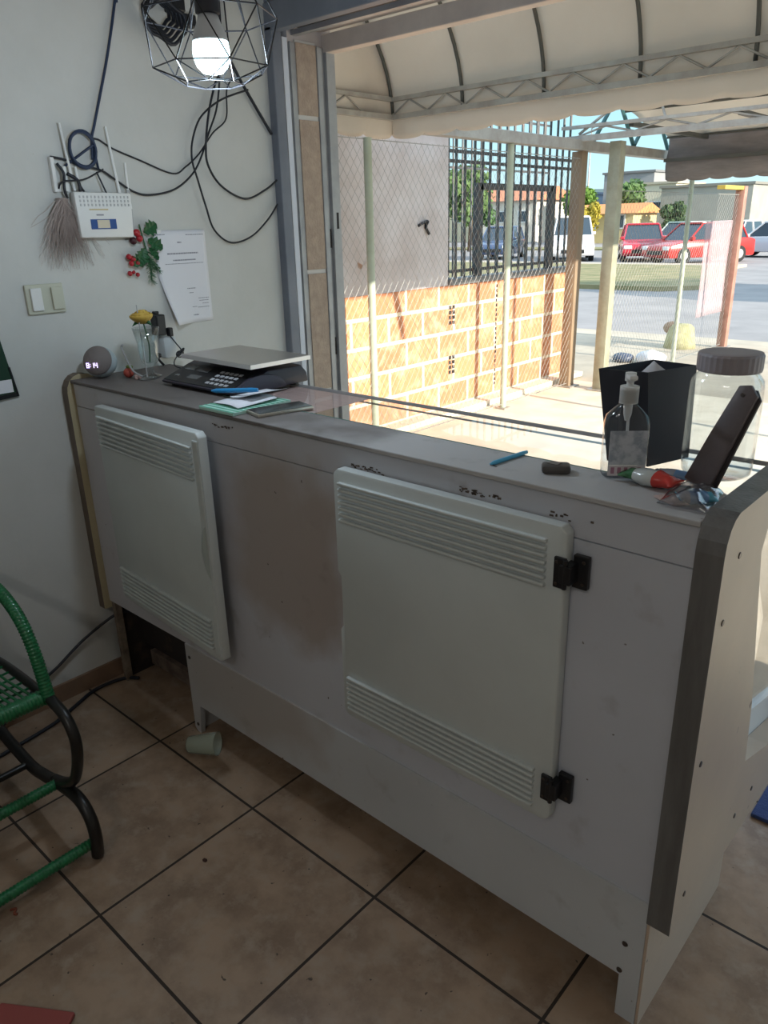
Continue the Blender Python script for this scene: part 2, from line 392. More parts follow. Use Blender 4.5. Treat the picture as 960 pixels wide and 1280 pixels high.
# lintel
struct(MB().box((0, .93, 2.36), (4.5, 1.215, 3.0)), 'wall_front_top', m_wall)
t = thing('shutter_lintel', 'blue grey steel lintel box over the wide opening', 'lintel', (2.2, .93, 2.1))
MB().box((-.04, .90, 2.105), (4.5, .94, 2.19), bev=.004).build('lower_beam', m_metal_bl, t)
MB().box((-.04, .905, 2.192), (4.5, .94, 2.3599)).build('upper_beam', m_metal_bl, t)
MB().box((0, .9405, 2.118), (4.5, .965, 2.13)).build('rust_lip', m_post_r, t)
MB().box((.0, .966, 2.14), (4.5, 1.10, 2.355)).build('shutter_roll_box', m_darkslot, t)
MB().box((0, 1.02, 2.112), (4.5, 1.045, 2.128)).build('slat_edge', m_alu, t)
t = thing('opening_head_beam', 'pale painted beam across the top of the opening, outside the shutter', 'beam', (2.2, 1.2, 2.08))
MB().box((-.01, 1.17, 2.075), (4.5, 1.215, 2.135), bev=.004).build('beam_face', m_beam, t)
MB().box((-.01, 1.11, 2.14), (4.5, 1.165, 2.16)).box((.3, 1.12, 2.17), (4.5, 1.16, 2.19)).build('wood_strip', m_beam, t)

# ================================================================== the display counter
CT = thing('display_counter', 'long off-white shop display counter with two moulded doors, standing across the opening', 'counter', (1.0, .17, 0))
H = 1.061
MB().box((.045, 0, .312), (1.942, .018, .980)).build('front_panel', m_panel, CT)
MB().box((.045, .0005, .9825), (1.942, .018, H-.008)).build('top_rail', m_panel, CT)
mb = MB().prism([(.487, .3115), (.487, .012), (.50, 0), (.515, .0), (.53, .106), (1.90, .106), (1.90, .0), (1.940, .0), (1.940, .3115)], -.004, .012, 'y')
mb.build('plinth_panel', m_plinth, CT)
MB().box((.04, -.006, H-.010), (1.942, .13, H), bev=.002).build('top_board', m_top, CT)
MB().box((.052, .002, .0), (.072, .024, .31)).build('leg', mat('dirty_leg', (.26, .21, .16), .7, col2=(.12, .085, .06), scale=22), CT)
MB().box((.488, .013, .0), (.50, .22, .106)).build('leg', m_plinth, CT)
# recess behind the missing plinth piece
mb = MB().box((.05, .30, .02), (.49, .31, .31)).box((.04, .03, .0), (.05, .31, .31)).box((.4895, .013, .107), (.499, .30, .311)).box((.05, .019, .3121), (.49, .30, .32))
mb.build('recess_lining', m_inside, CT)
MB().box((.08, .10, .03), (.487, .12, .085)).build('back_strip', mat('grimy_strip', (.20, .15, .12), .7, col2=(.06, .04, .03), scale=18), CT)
MB().box((.0405, .42, .0005), (1.9400, .438, .25)).build('rear_light_stop', m_end, CT)  # unseen board, added to stop sky light leaking under the counter
# inside floor and outer glass
MB().box((.05, .02, .322), (1.94, .60, .336)).build('bottom_shelf', m_cream, CT)
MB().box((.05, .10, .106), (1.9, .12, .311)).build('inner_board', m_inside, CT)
MB().grid(lambda u, v: Vector((.6205+1.3205*u, .131+.213*v, H-.001)), 2, 2).build('glass_top', m_glass, CT)
MB().box((.6205, .1302, H-.004), (1.942, .1308, H+.001)).build('glass_edge', mat('green_glass_edge', (.25, .38, .34), .2), CT)
MB().grid(lambda u, v: Vector((.05+1.89*u, .348+.402*v, 1.048-.688*v)), 2, 2).build('glass_front', m_glass, CT)
MB().box((.045, .125, H-.012), (.62, .345, H), bev=.001).build('top_board_left', m_top, CT)
MB().box((.6205, .13, H-.0045), (.96, .34, H-.0035)).build('pink_sheet', m_pink, CT)
MB().box((.62, .345, H-.005), (1.942, .349, H+.003)).build('rear_trim', m_alu, CT)
MB().box((.62, .358, H-.022), (1.942, .361, H-.018)).build('rear_trim', m_alu, CT)
# end panels: board, edge band, screws
prof = [(-.02, .285), (-.02, 1.02), (-.017, 1.04), (-.008, 1.058), (.006, 1.070), (.025, 1.076), (.37, 1.076), (.75, .56), (.75, .235), (.55, .245), (.20, .265)]
def end_panel(x0, x1, holes):
    inner = [(.170, .965), (.281, .61), (.306, .464), (.482, .40), (.70, .345), (.71, .58), (.41, 1.0), (.185, 1.0)] if holes else None
    b = MB()
    if not holes: b.prism(prof, x0, x1, 'x')
    else:
        # ring between profile and window cut-out: resample both outlines by angle
        c = Vector((.42, .68)); N = 160
        def hit(poly, a):
            d = Vector((math.cos(a), math.sin(a))); best = None
            for i in range(len(poly)):
                p = Vector(poly[i]); q = Vector(poly[(i+1) % len(poly)]); e = q-p
                den = d.x*e.y-d.y*e.x
                if abs(den) < 1e-9: continue
                w_ = p-c; t_ = (w_.x*e.y-w_.y*e.x)/den; u_ = (w_.x*d.y-w_.y*d.x)/den
                if t_ > 0 and -1e-6 <= u_ <= 1+1e-6 and (best is None or t_ < best): best = t_
            return c+d*best
        angs = sorted(set([round(-PI+2*PI*i/N, 5) for i in range(N)]+[round(math.atan2(p[1]-c.y, p[0]-c.x), 5) for p in prof+inner]))
        O = [hit(prof, a) for a in angs]; I = [hit(inner, a) for a in angs]; n = len(angs)
        vo = [[b.b.verts.new((x, p.x, p.y)) for p in O] for x in (x0, x1)]; vi = [[b.b.verts.new((x, p.x, p.y)) for p in I] for x in (x0, x1)]
        for i in range(n):
            j = (i+1) % n
            b.mi = 0
            b.face([vo[0][i], vi[0][i], vi[0][j], vo[0][j]]); b.face([vo[1][i], vo[1][j], vi[1][j], vi[1][i]])
            b.face([vi[0][i], vi[1][i], vi[1][j], vi[0][j]])
            b.mi = 1
            b.face([vo[0][i], vo[0][j], vo[1][j], vo[1][i]])
    return b
# left end panel (cream face, dark edge)
prof_r = prof; prof = prof[:6]+[(.055, 1.072), (.075, 1.058), (.37, 1.050)]+prof[7:]; b = end_panel(.006, .040, False); prof = prof_r
for f in b.b.faces:
    f.material_index = 0 if abs(f.normal.x) > .8 else 1
b.b.normal_update()
for f in b.b.faces: f.material_index = 0 if abs(f.normal.x) > .8 else 1
e1 = b.build('end_panel', [m_cream, mat('brown_edge_band', (.16, .12, .09), .5, col2=(.10, .075, .055), scale=9)], CT)
e1['label'] = 'cream end panel with brown edge against the wall'
e2 = end_panel(1.944, 1.986, True).build('end_panel', [m_end, m_edge], CT)
e2['label'] = 'beige end panel with dark grey edge and a window cut-out'
for y, z in ((.05, 1.0), (-.0 + .015, .90), (.012, .64), (.295, .335), (.03, .345), (.40, .335)):
    MB().lathe([(0, .0), (.006, .0), (.005, .002), (.0, .002)], n=12, M=Matrix.Translation((1.9855, y, z)) @ Matrix.Rotation(PI/2, 4, 'Y')).build('screw', m_screw, e2)
mb = MB().prism([(.29, .52), (.70, .415), (.70, .34), (.29, .435)], 1.925, 1.943, 'x').prism([(.175, .98), (.215, .98), (.325, .52), (.29, .52)], 1.925, 1.943, 'x')
mb.build('side_glass_frame', mat('white_aluminium', (.66, .70, .74), .35, .2), CT)
MB().prism([(.23, .98), (.36, .45), (.70, .44), (.70, .6), (.40, .98)], 1.931, 1.934, 'x').build('side_glass', m_glass, CT)
# plinth side board and its screws
mb = MB().box((1.9405, -.003, 0), (1.946, .44, .30)); mb.build('plinth_side', m_end, CT)
for x, z in ((1.905, .19), (1.90, .118), (.505, .27), (.506, .03)):
    MB().lathe([(0, 0), (.006, 0), (.005, .002), (0, .002)], n=12, M=Matrix.Translation((x, -.0045, z)) @ Matrix.Rotation(PI/2, 4, 'X')).build('plinth_screw', m_screw, CT)
# dark worn splinters above the doors
mb = MB()
for x0, z0, n_ in ((1.22, 1.006, 24), (1.50, 1.012, 30), (1.68, 1.008, 10), (.745, 1.02, 14)):
    for i in range(n_):
        x = x0+random.uniform(0, .09); zq = z0+random.uniform(0, .010); mb.box((x, -.0012, zq), (x+random.uniform(.002, .008), -.0002, zq+random.uniform(.0015, .0035)))
mb.build('worn_edge', mat('worn_brown', (.12, .09, .075), .8), CT)['kind'] = 'stuff'

def counter_door(x0, x1, z0, z1, label, hinge):
    W = x1-x0; Hh = z1-z0; th = .026
    M = Matrix.Translation((x0, -.003, z0))
    if hinge == 'left': M = Matrix.Translation((x0, -.004, z0)) @ Matrix.Rotation(math.radians(-3.6), 4, 'Z')
    b = MB()
    # outline with a grip notch in the opening side
    if hinge == 'left':
        poly = [(0, .006), (.006, 0), (W-.012, -.008), (W, .0), (W, Hh), (W-.012, Hh+.012), (.006, Hh), (0, Hh-.006)]
    else:
        poly = [(0, .012), (.012, 0), (W-.012, 0), (W, .012), (W, Hh-.012), (W-.012, Hh), (.012, Hh), (0, Hh-.012), (0, .372), (.009, .36), (.009, .238), (0, .226)]
    b.prism(poly, -th, 0, 'y', M, bev=.0035)
    # raised rim
    r = .016
    rim = [((r*.4, r*.4), (W-r*.4, r*1.4)), ((r*.4, Hh-r*1.4), (W-r*.4, Hh-r*.4))]
    d = b.build('door', m_door, CT, smooth=True); d['label'] = label
    for k in range(7):
        for zc in (Hh-.030-k*.0136, .026+k*.0136):
            MB().box((.018, -th-.009, zc-.0034), (W-.035, -th+.001, zc+.0034), M, bev=.0022).build('vent_rib', m_door, d)
    if hinge == 'left':
        rr = MB().box((W-.026, -th-.004, .01), (W-.002, -th+.001, Hh-.008), M, bev=.003); rr.build('rim', m_door, d)
        # scooped grip
        hb = MB()
        def fn(u, v):
            z = .24+v*.15; wv = math.sin(v*PI)**.6
            return M @ Vector((W-.004-.032*wv*(1-u), -th-.005-.006*math.sin(u*PI)*wv, z))
        hb.grid(fn, 6, 16).build('handle', mat('grip_plastic', (.42, .46, .44), .3), d, smooth='all')
        for z_ in (.07, .53): MB().box((-.014, -.008, z_), (.002, .0, z_+.03), M).build('hinge', m_black, d)
    else:
        for zc in (.083, .528):
            hb = MB()
            hb.box((W-.018, -th-.008, zc-.028), (W+.004, -th-.001, zc+.028), M, bev=.002)
            hb.box((W+.006, -.012, zc-.030), (W+.034, -.003+.0025, zc+.030), M, bev=.002)
            hb.box((W-.006, -th-.012, zc-.017), (W+.016, -.006, zc+.017), M, bev=.002)
            hb.tube([M @ Vector((W+.004, -th-.008, zc-.026)), M @ Vector((W+.004, -th-.008, zc+.026))], .0045, 8)
            h_ = hb.build('hinge', m_black, d)
            for dx in (-.012, .026):
                for dz in (-.02, .02):
                    y = -th-.0085 if dx < 0 else -.0125
                    MB().lathe([(0, 0), (.0032, 0), (.0026, .0012), (0, .0012)], n=10, M=M @ Matrix.Translation((W+dx, y, zc+dz)) @ Matrix.Rotation(PI/2, 4, 'X')).build('hinge_screw', m_screw, h_)
    return d
counter_door(.212, .775, .392, 1.010, 'left moulded door, hinged on the left, slightly ajar', 'left')
counter_door(1.196, 1.742, .400, 1.008, 'right moulded door with two black hinges on its right', 'right')

# ================================================================== on the left wall
# wall switch
t = thing('wall_switch', 'aged cream double rocker light switch on the left wall', 'light switch', (0, -.02, 1.30))
m_sw = mat('aged_cream_plastic', (.52, .52, .42), .45)
MB().box((0, -.078, 1.258), (.010, .036, 1.342), bev=.003).build('plate', m_sw, t)
MB().box((.010, -.066, 1.268), (.018, -.034, 1.332), bev=.002).build('rocker', m_white, t)
MB().box((.010, -.004, 1.268), (.018, .028, 1.332), bev=.002).build('rocker', m_sw, t)
# router
t = thing('wifi_router', 'white router with tall antennas fixed to the wall above the dried tassel', 'router', (0, .19, 1.5))
mb = MB().prism([(.104, 1.592), (.290, 1.590), (.282, 1.462), (.108, 1.464)], .004, .034, 'x', bev=.006); bd = mb.build('body', m_white, t, smooth=True)
mb = MB()
for k in range(14):
    for j in range(3): mb.box((.034, .118+k*.012, 1.552+j*.011), (.0355, .122+k*.012, 1.559+j*.011))
mb.build('vent_slots', mat('vent_grey', (.45, .45, .45), .6), bd)
MB().box((.034, .145, 1.541), (.0352, .205, 1.545)).build('gold_stripe', mat('pale_gold', (.55, .45, .25), .4), bd)
lb = MB().box((.034, .143, 1.488), (.0354, .226, 1.516)).build('sticker', mat('blue_sticker', (.02, .07, .25), .5), bd)
MB().box((.0354, .164, 1.491), (.036, .204, 1.514)).build('sticker_center', mat('cream_sticker', (.62, .55, .42), .5), lb)
MB().box((.034, .165, 1.526), (.0352, .188, 1.530)).build('small_print', m_ink, bd)
for (y0, z0, y1, z1, x1) in ((.118, 1.595, .103, 1.772, .014), (.132, 1.59, .128, 1.66, .02), (.262, 1.585, .245, 1.772, .014), (.292, 1.545, .295, 1.676, .012)):
    mb = MB(); mb.tube([(.016, y0, z0), (x1, (y0*2+y1)/3, (z0*2+z1)/3), (x1, y1, z1)], [.005, .0045, .0035], 8); mb.build('antenna', m_white, t, smooth=True)
mb = MB().box((.01, .286, 1.46), (.018, .296, 1.60)); mb.build('antenna_stub', m_alu, t)
# small junction box left of the router
t = thing('plug_socket', 'white plug with two short uprights just left of the router', 'plug', (0, .07, 1.62))
MB().box((0, .058, 1.590), (.016, .070, 1.683), bev=.002).build('upright', m_white, t)
MB().box((0, .092, 1.592), (.016, .103, 1.66), bev=.002).build('upright', m_white, t)
MB().box((0, .0705, 1.592), (.01, .0915, 1.61)).build('socket_body', m_white, t)
# cables: (y, z) runs along the wall
RUN = {
 'drop': [(.345, 2.30), (.338, 2.114), (.333, 2.105), (.311, 2.036), (.277, 1.939), (.235, 1.832), (.21, 1.769), (.198, 1.738), (.19, 1.68)],
 'c2': [(.198, 1.738), (.223, 1.735), (.263, 1.714), (.349, 1.686), (.464, 1.651), (.518, 1.673), (.576, 1.715), (.637, 1.778), (.698, 1.826), (.711, 1.911), (.742, 1.963), (.736, 2.03), (.73, 2.2)],
 'c3': [(.061, 1.683), (.11, 1.676), (.143, 1.664), (.21, 1.653), (.25, 1.631), (.312, 1.595), (.369, 1.586), (.457, 1.602), (.527, 1.643), (.573, 1.695), (.617, 1.776), (.661, 1.858), (.689, 1.977), (.695, 2.025), (.70, 2.2)],
 'c4': [(.793, 1.919), (.677, 1.879), (.59, 1.823), (.548, 1.753), (.538, 1.693), (.552, 1.634), (.574, 1.552), (.599, 1.478), (.665, 1.435), (.756, 1.452), (.838, 1.507), (.89, 1.56)],
 'c5': [(.70, 2.2), (.69, 1.987), (.656, 1.926), (.618, 1.835), (.594, 1.735), (.597, 1.675), (.644, 1.615), (.74, 1.577), (.833, 1.607), (.89, 1.64)],
 'c6': [(.69, 2.06), (.732, 2.001), (.768, 1.947), (.818, 1.881), (.89, 1.79)],
}
def wall_cable(key, name, label, r=.0032, x=.010, m=m_cable, grp=None):
    b = MB(); b.tube([(max(x, r+.001), y, z) for y, z in [tuple(q)[1:] for q in smooth_path([(0, a, c) for a, c in RUN[key]], 8)]], r, 8)
    return tag(b.build(name, m, smooth='all'), label, 'cable', grp)
wall_cable('drop', 'network_cable', 'dark blue cable hanging down the wall to the router', .0042, .012, m_cable_b)
wall_cable('c2', 'wall_cable', 'thin black cable sagging from the coil to the lamp wires, upper of two', .0026, .008)
wall_cable('c3', 'wall_cable', 'black cable sagging from the plug left of the router, lower of two', .0032, .013)
wall_cable('c4', 'wall_cable', 'black cable in the lowest and widest loop beside the door frame', .0032, .018)
wall_cable('c5', 'wall_cable', 'black cable looping down below the lamp, the smaller loop ending at the frame', .0036, .023)
wall_cable('c6', 'wall_cable', 'short straight black cable running from behind the lamp to the frame', .005, .012)
b = MB(); pts = []
for k in range(4*28+1):
    a = 2*PI*k/28+.4; rr = 1+.10*math.sin(k*.21)
    pts.append((.022+.004*math.sin(k*.37), .162+.040*rr*math.cos(a), 1.704+.047*rr*math.sin(a)))
pts = [(.012, .10, 1.66)]+pts+[(.012, .205, 1.652)]
b.tube(pts, .0036, 8); tag(b.build('cable_coil', m_cable_b, smooth='all'), 'dark blue network cable coiled in rings above the router', 'cable')
b = MB()
b.tube(smooth_path([(.016, .07, 1.60), (.03, .079, 1.618), (.03, .141, 1.624), (.03, .198, 1.648), (.02, .215, 1.655)]), .0025, 6)
b.tube(smooth_path([(.02, .193, 1.647), (.03, .21, 1.588)]), .0025, 6)
b.tube(smooth_path([(.02, .074, 1.666), (.022, .089, 1.64), (.025, .082, 1.60), (.02, .09, 1.575)]), .004, 6)
b.tube(smooth_path([(.02, .10, 1.64), (.028, .125, 1.622), (.03, .128, 1.592)]), .005, 6)
b.tube(smooth_path([(.02, .125, 1.625), (.028, .14, 1.592)]), .003, 6)
tag(b.build('router_leads', m_cable, smooth='all'), 'short tangle of black leads plugged into the top of the router', 'cable')
# hanging bundle beside the lamp
b = MB()
for k in range(5):
    a0 = k*.5; rr = .045+.006*k
    b.tube([(.03+.012*k, .455+rr*math.cos(2*PI*i/30), 2.09-.008*k+rr*.75*math.sin(2*PI*i/30)+.006*math.sin(i)) for i in range(30)], .0055, 8, closed=True)
tag(b.build('cord_bundle', m_cable, smooth='all'), 'thick black cord bundled in loops on the wall left of the lamp cage', 'cord')
b = MB().box((.004, .500, 2.10), (.05, .55, 2.20), bev=.006).box((.004, .545, 2.07), (.03, .60, 2.105), bev=.004)
tag(b.build('power_adapter', m_black), 'black adapter block on the wall above the bundled cord', 'adapter')
# dried tassel
def tassel():
    b = MB()
    for i in range(260):
        y0 = .075+random.gauss(0, .006); x0 = .016+random.uniform(-.006, .01)
        a = random.gauss(-.05, .28); L_ = random.uniform(.10, .21)
        p = [Vector((x0, y0, 1.575))]
        for k in range(4):
            a2 = a+random.gauss(0, .16)
            p.append(p[-1]+Vector((random.uniform(-.004, .008), math.sin(a2), -math.cos(a2)))*L_/4)
            p[-1].x = min(max(p[-1].x, .003), .05)
        b.tube(p, [.0009, .0009, .0008, .0006, .0004], 3, cap=False)
    o = b.build('tassel', mat('dusty_pink_fibre', (.42, .35, .32), .9))
    tag(o, 'bushy dusty pink fibre tassel hanging left of the router', 'tassel')
tassel()
# holly sprig
t = thing('holly_sprig', 'artificial holly sprig with red berries stuck between router and paper', 'decoration', (0, .30, 1.40))
m_holly = mat('dark_green_leaf', (.02, .10, .035), .45); m_berry = mat('red_berry', (.40, .02, .03), .35)
def holly_leaf(y, z, ang, L_, W_):
    b = MB(); n = 9; pr = []
    for i in range(n):
        u = i/(n-1); wv = math.sin(u*PI)**.8*W_*(1.25 if i % 2 else .72); pr.append((u*L_, wv))
    Mx = Matrix.Translation((.018, y, z)) @ Matrix.Rotation(ang, 4, 'X')
    rows = []
    for u, wv in pr:
        rows.append([b.b.verts.new(Mx @ Vector((.004+.006*math.sin(u/L_*PI), u, s*wv)) ) if s else b.b.verts.new(Mx @ Vector((.001, u, 0))) for s in (-1, 0, 1)])
    for A, B_ in zip(rows, rows[1:]):
        b.face([A[0], A[1], B_[1], B_[0]]); b.face([A[1], A[2], B_[2], B_[1]])
    b.build('leaf', m_holly, t, solid=.0012)
for a in ((.325, 1.475, .5, .055, .022), (.335, 1.455, -.55, .06, .02), (.32, 1.43, -2.0, .06, .022), (.31, 1.41, -2.4, .05, .02), (.335, 1.43, -.9, .05, .012)): holly_leaf(*a)
b = MB()
b.tube(smooth_path([(.014, .315, 1.50), (.016, .325, 1.44), (.016, .335, 1.38), (.016, .335, 1.33)]), .0022, 6)
b.tube([(.016, .325, 1.42), (.016, .37, 1.40)], .002, 6); b.tube([(.016, .33, 1.40), (.016, .36, 1.365)], .002, 6)
b.build('stem', m_holly, t)
for (y0, z0, y1, z1) in ((.332, 1.405, .337, 1.325), (.333, 1.40, .365, 1.36)):
    b = MB()
    for i in range(110):
        f = random.random(); y = y0+(y1-y0)*f; z = z0+(z1-z0)*f; a = random.uniform(0, 2*PI)
        b.tube([(.016, y, z), (.016+.008*abs(math.sin(a)), y+.016*math.cos(a), z-.008+.006*math.sin(a))], .0007, 3, cap=False)
    b.build('fir_tip', mat('fir_green', (.05, .13, .06), .7), t)
for y, z, r in ((.30, 1.475, .012), (.308, 1.458, .011), (.285, 1.452, .012), (.262, 1.405, .009), (.275, 1.398, .010), (.268, 1.385, .009), (.29, 1.385, .008), (.258, 1.355, .008), (.272, 1.358, .006), (.285, 1.350, .007)):
    MB().sphere((.018, y, z), r, 2).build('berry', m_berry if r != .012 or y > .29 else mat('dark_berry', (.05, .01, .015), .4), t, smooth='all')
# paper
t = thing('printed_notice', 'white printed paper sheet taped to the wall, its lower left corner curling', 'paper', (0, .47, 1.33))
b = MB()
def pf(u, v):
    y = .368+.200*u; z = 1.180+.300*v
    cut = max(0, .55-v)/.55*max(0, 1-u*1.6)
    x = .003+.035*cut**1.3
    return Vector((x, y+.035*cut, z))
b.grid(pf, 14, 20).build('sheet', m_paper, t, smooth='all', solid=.0008)
b = MB()
for (y0, y1, z, h) in ((.375, .41, 1.466, .0025), (.49, .56, 1.464, .0025), (.455, .47, 1.440, .004), (.412, .532, 1.405, .0045), (.432, .520, 1.384, .004), (.40, .55, 1.374, .002), (.450, .508, 1.292, .0028), (.458, .497, 1.278, .0022),
                       (.515, .558, 1.258, .002), (.518, .556, 1.250, .002), (.53, .556, 1.24, .002), (.51, .556, 1.228, .002), (.465, .505, 1.231, .002), (.462, .51, 1.203, .0035)):
    y = y0
    while y < y1:
        l = random.uniform(.004, .011); b.box((.0036, y, z), (.0042, min(y+l, y1), z+h)); y += l+.0018
b.build('print_line', m_ink, t)
MB().box((.003, .384, 1.474), (.0048, .397, 1.482)).build('tape', m_white, t)
# dark green hanging at the left picture edge
t = thing('wall_pennant', 'dark green pennant with black border hanging on the wall at the left edge', 'pennant', (0, -.2, 1.1))
MB().prism([(-.25, 1.20), (-.173, 1.20), (-.160, 1.10), (-.152, 1.040), (-.25, 1.035)], .002, .006, 'x').build('cloth', mat('dark_green_cloth', (.008, .04, .02), .7), t)
MB().prism([(-.25, 1.040), (-.152, 1.046), (-.151, 1.034), (-.25, 1.028)], .002, .009, 'x').prism([(-.166, 1.12), (-.161, 1.12), (-.150, 1.034), (-.155, 1.034)], .002, .009, 'x').build('border', m_black, t)
MB().box((.0062, -.25, 1.048), (.0072, -.163, 1.085)).build('patch', m_paper, t)

# ================================================================== pendant lamp
def pendant():
    c = Vector((.893, -.012, 1.822))
    t = thing('pendant_lamp', 'black geometric wire cage pendant lamp with a glowing white bulb', 'lamp', c)
    def ring(n, r, z, off): return [c+Vector((r*math.cos(2*PI*(i+off)/n), r*math.sin(2*PI*(i+off)/n), z)) for i in range(n)]
    A = ring(7, .135, .045, .1); B = ring(7, .115, -.045, .6); D = ring(7, .058, -.072, .1); T = ring(7, .03, .24, .1)
    b = MB(); E = []
    for i in range(7):
        j = (i+1) % 7
        E += [(A[i], A[j]), (B[i], B[j]), (D[i], D[j]), (A[i], B[i]), (A[j], B[i]), (B[i], D[i]), (B[i], D[j]), (T[i], A[i]), (T[i], T[j])]
    for p, q in E: b.tube([p, q], .0014, 6)
    for i in range(7): b.tube([T[i], A[(i+1) % 7]], .0014, 6)
    b.build('wire_cage', m_black, t)
    b = MB().lathe([(.0, .25), (.018, .25), (.022, .235), (.022, .085), (.024, .08), (.024, .05), (.019, .048)], c, 20)
    b.build('lamp_socket', m_blackmat, t, smooth=True)
    MB().lathe([(.014, .066), (.0185, .060), (.0185, .052), (.016, .050), (.0185, .046), (.0185, .040), (.0, .040)], c+Vector((0, 0, 0)), 20).build('screw_ring', m_alu, t, smooth=True)
    MB().lathe([(.019, .047), (.023, .035), (.030, .020), (.034, .008), (.0345, .002)], c, 28).build('bulb_neck', mat('bulb_white_plastic', (.6, .62, .66), .4), t, smooth='all')
    MB().lathe([(.0345, .002), (.0365, -.012), (.036, -.026), (.030, -.042), (.020, -.052), (.0, -.056)], c, 28).build('bulb', mat('bulb_glow', (.9, .95, 1), .4, emit=(.62, .92, 1), es=3), t, smooth='all')
    MB().tube(smooth_path([c+Vector((0, 0, .25)), c+Vector((-.01, .01, .6)), c+Vector((0, 0, 1.16))]), .004, 8).build('cord', m_cable, t, smooth='all')
    pl = bpy.data.lights.new('bulb_light', 'POINT'); pl.energy = 6; pl.color = (.70, .85, 1); pl.shadow_soft_size = .04
    o = bpy.data.objects.new('bulb_light', pl); COL.objects.link(o); o.parent = t; o.location = (0, 0, -.11)
pendant()

# ================================================================== on the counter, left
# smart speaker
t = thing('smart_speaker', 'white and grey fabric ball speaker with a lit clock, on the counter by the wall', 'speaker', (.085, .075, H))
Mz = Matrix.Translation((.085, .078, H+.047))
b = MB()
b.sphere((0, 0, 0), .049, 3, Mz, (1, 1, .95)); o = b.build('shell', mat('speaker_white', (.40, .46, .48), .5), t, smooth='all')
fc = Vector((.60, -.70, .36)).normalized()
Mf = Matrix.Translation((.085, .078, H+.047)) @ fc.to_track_quat('Z', 'Y').to_matrix().to_4x4()
MB().lathe([(.0, .0502), (.012, .0488), (.024, .0440), (.034, .0365), (.041, .0290), (.0445, .0230), (.0440, .0215)], n=36, M=Mf).build('fabric_front', mat('warm_grey_fabric', (.22, .19, .18), .95, bump=.5, bscale=500), t, smooth='all')
def seg_digits(txt, h, parent, M, m):
    S = {'8': 'abcdefg', '1': 'bc', '4': 'bcfg', ':': ':'}
    b = MB(); x = 0; wd = h*.55; th = h*.13
    for ch in txt:
        if ch == ':':
            for z in (h*.3, h*.7): b.box((x, z-th/2, 0), (x+th, z+th/2, .0006), M)
            x += th*2.2; continue
        for sg in S[ch]:
            r = {'a': (0, h-th, wd, h), 'g': (0, h/2-th/2, wd, h/2+th/2), 'd': (0, 0, wd, th), 'b': (wd-th, h/2, wd, h), 'c': (wd-th, 0, wd, h/2), 'f': (0, h/2, th, h), 'e': (0, 0, th, h/2)}[sg]
            b.box((x+r[0], r[1], 0), (x+r[2], r[3], .0006), M)
        x += wd+th*1.3
    return b.build('clock_digits', m, parent)
cen = Vector((.085, .078, H+.047)); fd = Vector((.62, -.78, -.02)).normalized()
rt = Vector((0, 0, 1)).cross(fd).normalized(); up = fd.cross(rt)
Md = Matrix((rt, up, fd)).transposed().to_4x4(); Md.translation = cen+fd*.0508-rt*.022-up*.008
seg_digits('8:14', .015, t, Md, mat('violet_led', (.6, .5, 1), .4, emit=(.75, .62, 1), es=1.3))
# small red and green ornament behind the speaker
t = thing('small_ornament', 'tiny red and green fruit ornament beside the ball speaker', 'ornament', (.165, .12, H))
MB().sphere((.165, .122, H+.016), .016, 2, sq=(1.1, 1, .95)).build('red_base', mat('ornament_red', (.35, .06, .04), .5), t, smooth='all')
MB().sphere((.163, .128, H+.033), .010, 2, sq=(1.4, 1, .6)).build('green_top', mat('ornament_green', (.16, .22, .06), .6), t, smooth='all')
b = MB().sphere((.195, .128, H+.006), .007, 1).sphere((.21, .120, H+.005), .006, 1).sphere((.205, .135, H+.006), .007, 1)
tag(b.build('pebble_cluster', mat('pinkish_bead', (.5, .34, .30), .5)), 'small cluster of pinkish beads between speaker ornament and vase', 'beads')
# vase with yellow rose
def vase():
    c = Vector((.205, .175, H))
    t = thing('glass_vase', 'small clear glass vase holding a yellow rose, beside the black scale', 'vase', c)
    m = glass('vase_glass', (.92, .95, .95), refl=1.0, opac=.12, rough=.03)
    MB().lathe([(0, .0), (.030, .0), (.031, .004), (.012, .010), (.007, .022), (.010, .032), (.024, .045), (.028, .06), (.031, .10), (.040, .148), (.038, .148), (.029, .10), (.026, .062), (.018, .046), (.0, .04)], c, 28).build('vase_body', m, t, smooth='all')
    MB().tube(smooth_path([c+Vector((0, 0, .045)), c+Vector((.004, .002, .10)), c+Vector((-.004, -.003, .165))]), .0022, 6).build('stem', m_holly, t)
    m_rose = mat('yellow_rose_petal', (.62, .42, .08), .6, col2=(.5, .30, .05), scale=40)
    cc = c+Vector((-.004, -.004, .176)); random.seed(3)
    for k in range(11):
        b = MB(); a0 = k*2.4; rr = .009+.0026*k; hgt = .040-.0008*k
        def pf(u, v):
            a = a0+(u-.5)*2.3; r = rr*math.sin(.35+v*1.5)*1.05; z = -.016+hgt*v-(.004*v*v*(k/6))
            return cc+Vector((r*math.cos(a), r*math.sin(a), z))
        b.grid(pf, 8, 5).build('petal', m_rose, t, smooth='all', solid=.0008)
    b = MB(); 
    for a in (.4, 2.4, 4.4):
        b.tube([cc+Vector((0, 0, -.014)), cc+Vector((.02*math.cos(a), .02*math.sin(a), -.012)), cc+Vector((.032*math.cos(a), .032*math.sin(a), -.022))], [.002, .006, .0005], 5)
    b.build('leaf', m_holly, t)
    return t
vase()
t = thing('paddle_stick', 'slim silver stick standing upright in front of the vase with a round glass foot', 'stick', (.23, .145, H))
MB().tube([(.23, .145, H+.006), (.205, .155, H+.215)], .0018, 6).build('rod', m_alu, t)
MB().lathe([(0, 0), (.028, 0), (.028, .003), (.004, .008), (0, .008)], (.23, .145, H), 24).build('foot', m_glassside, t, smooth=True)
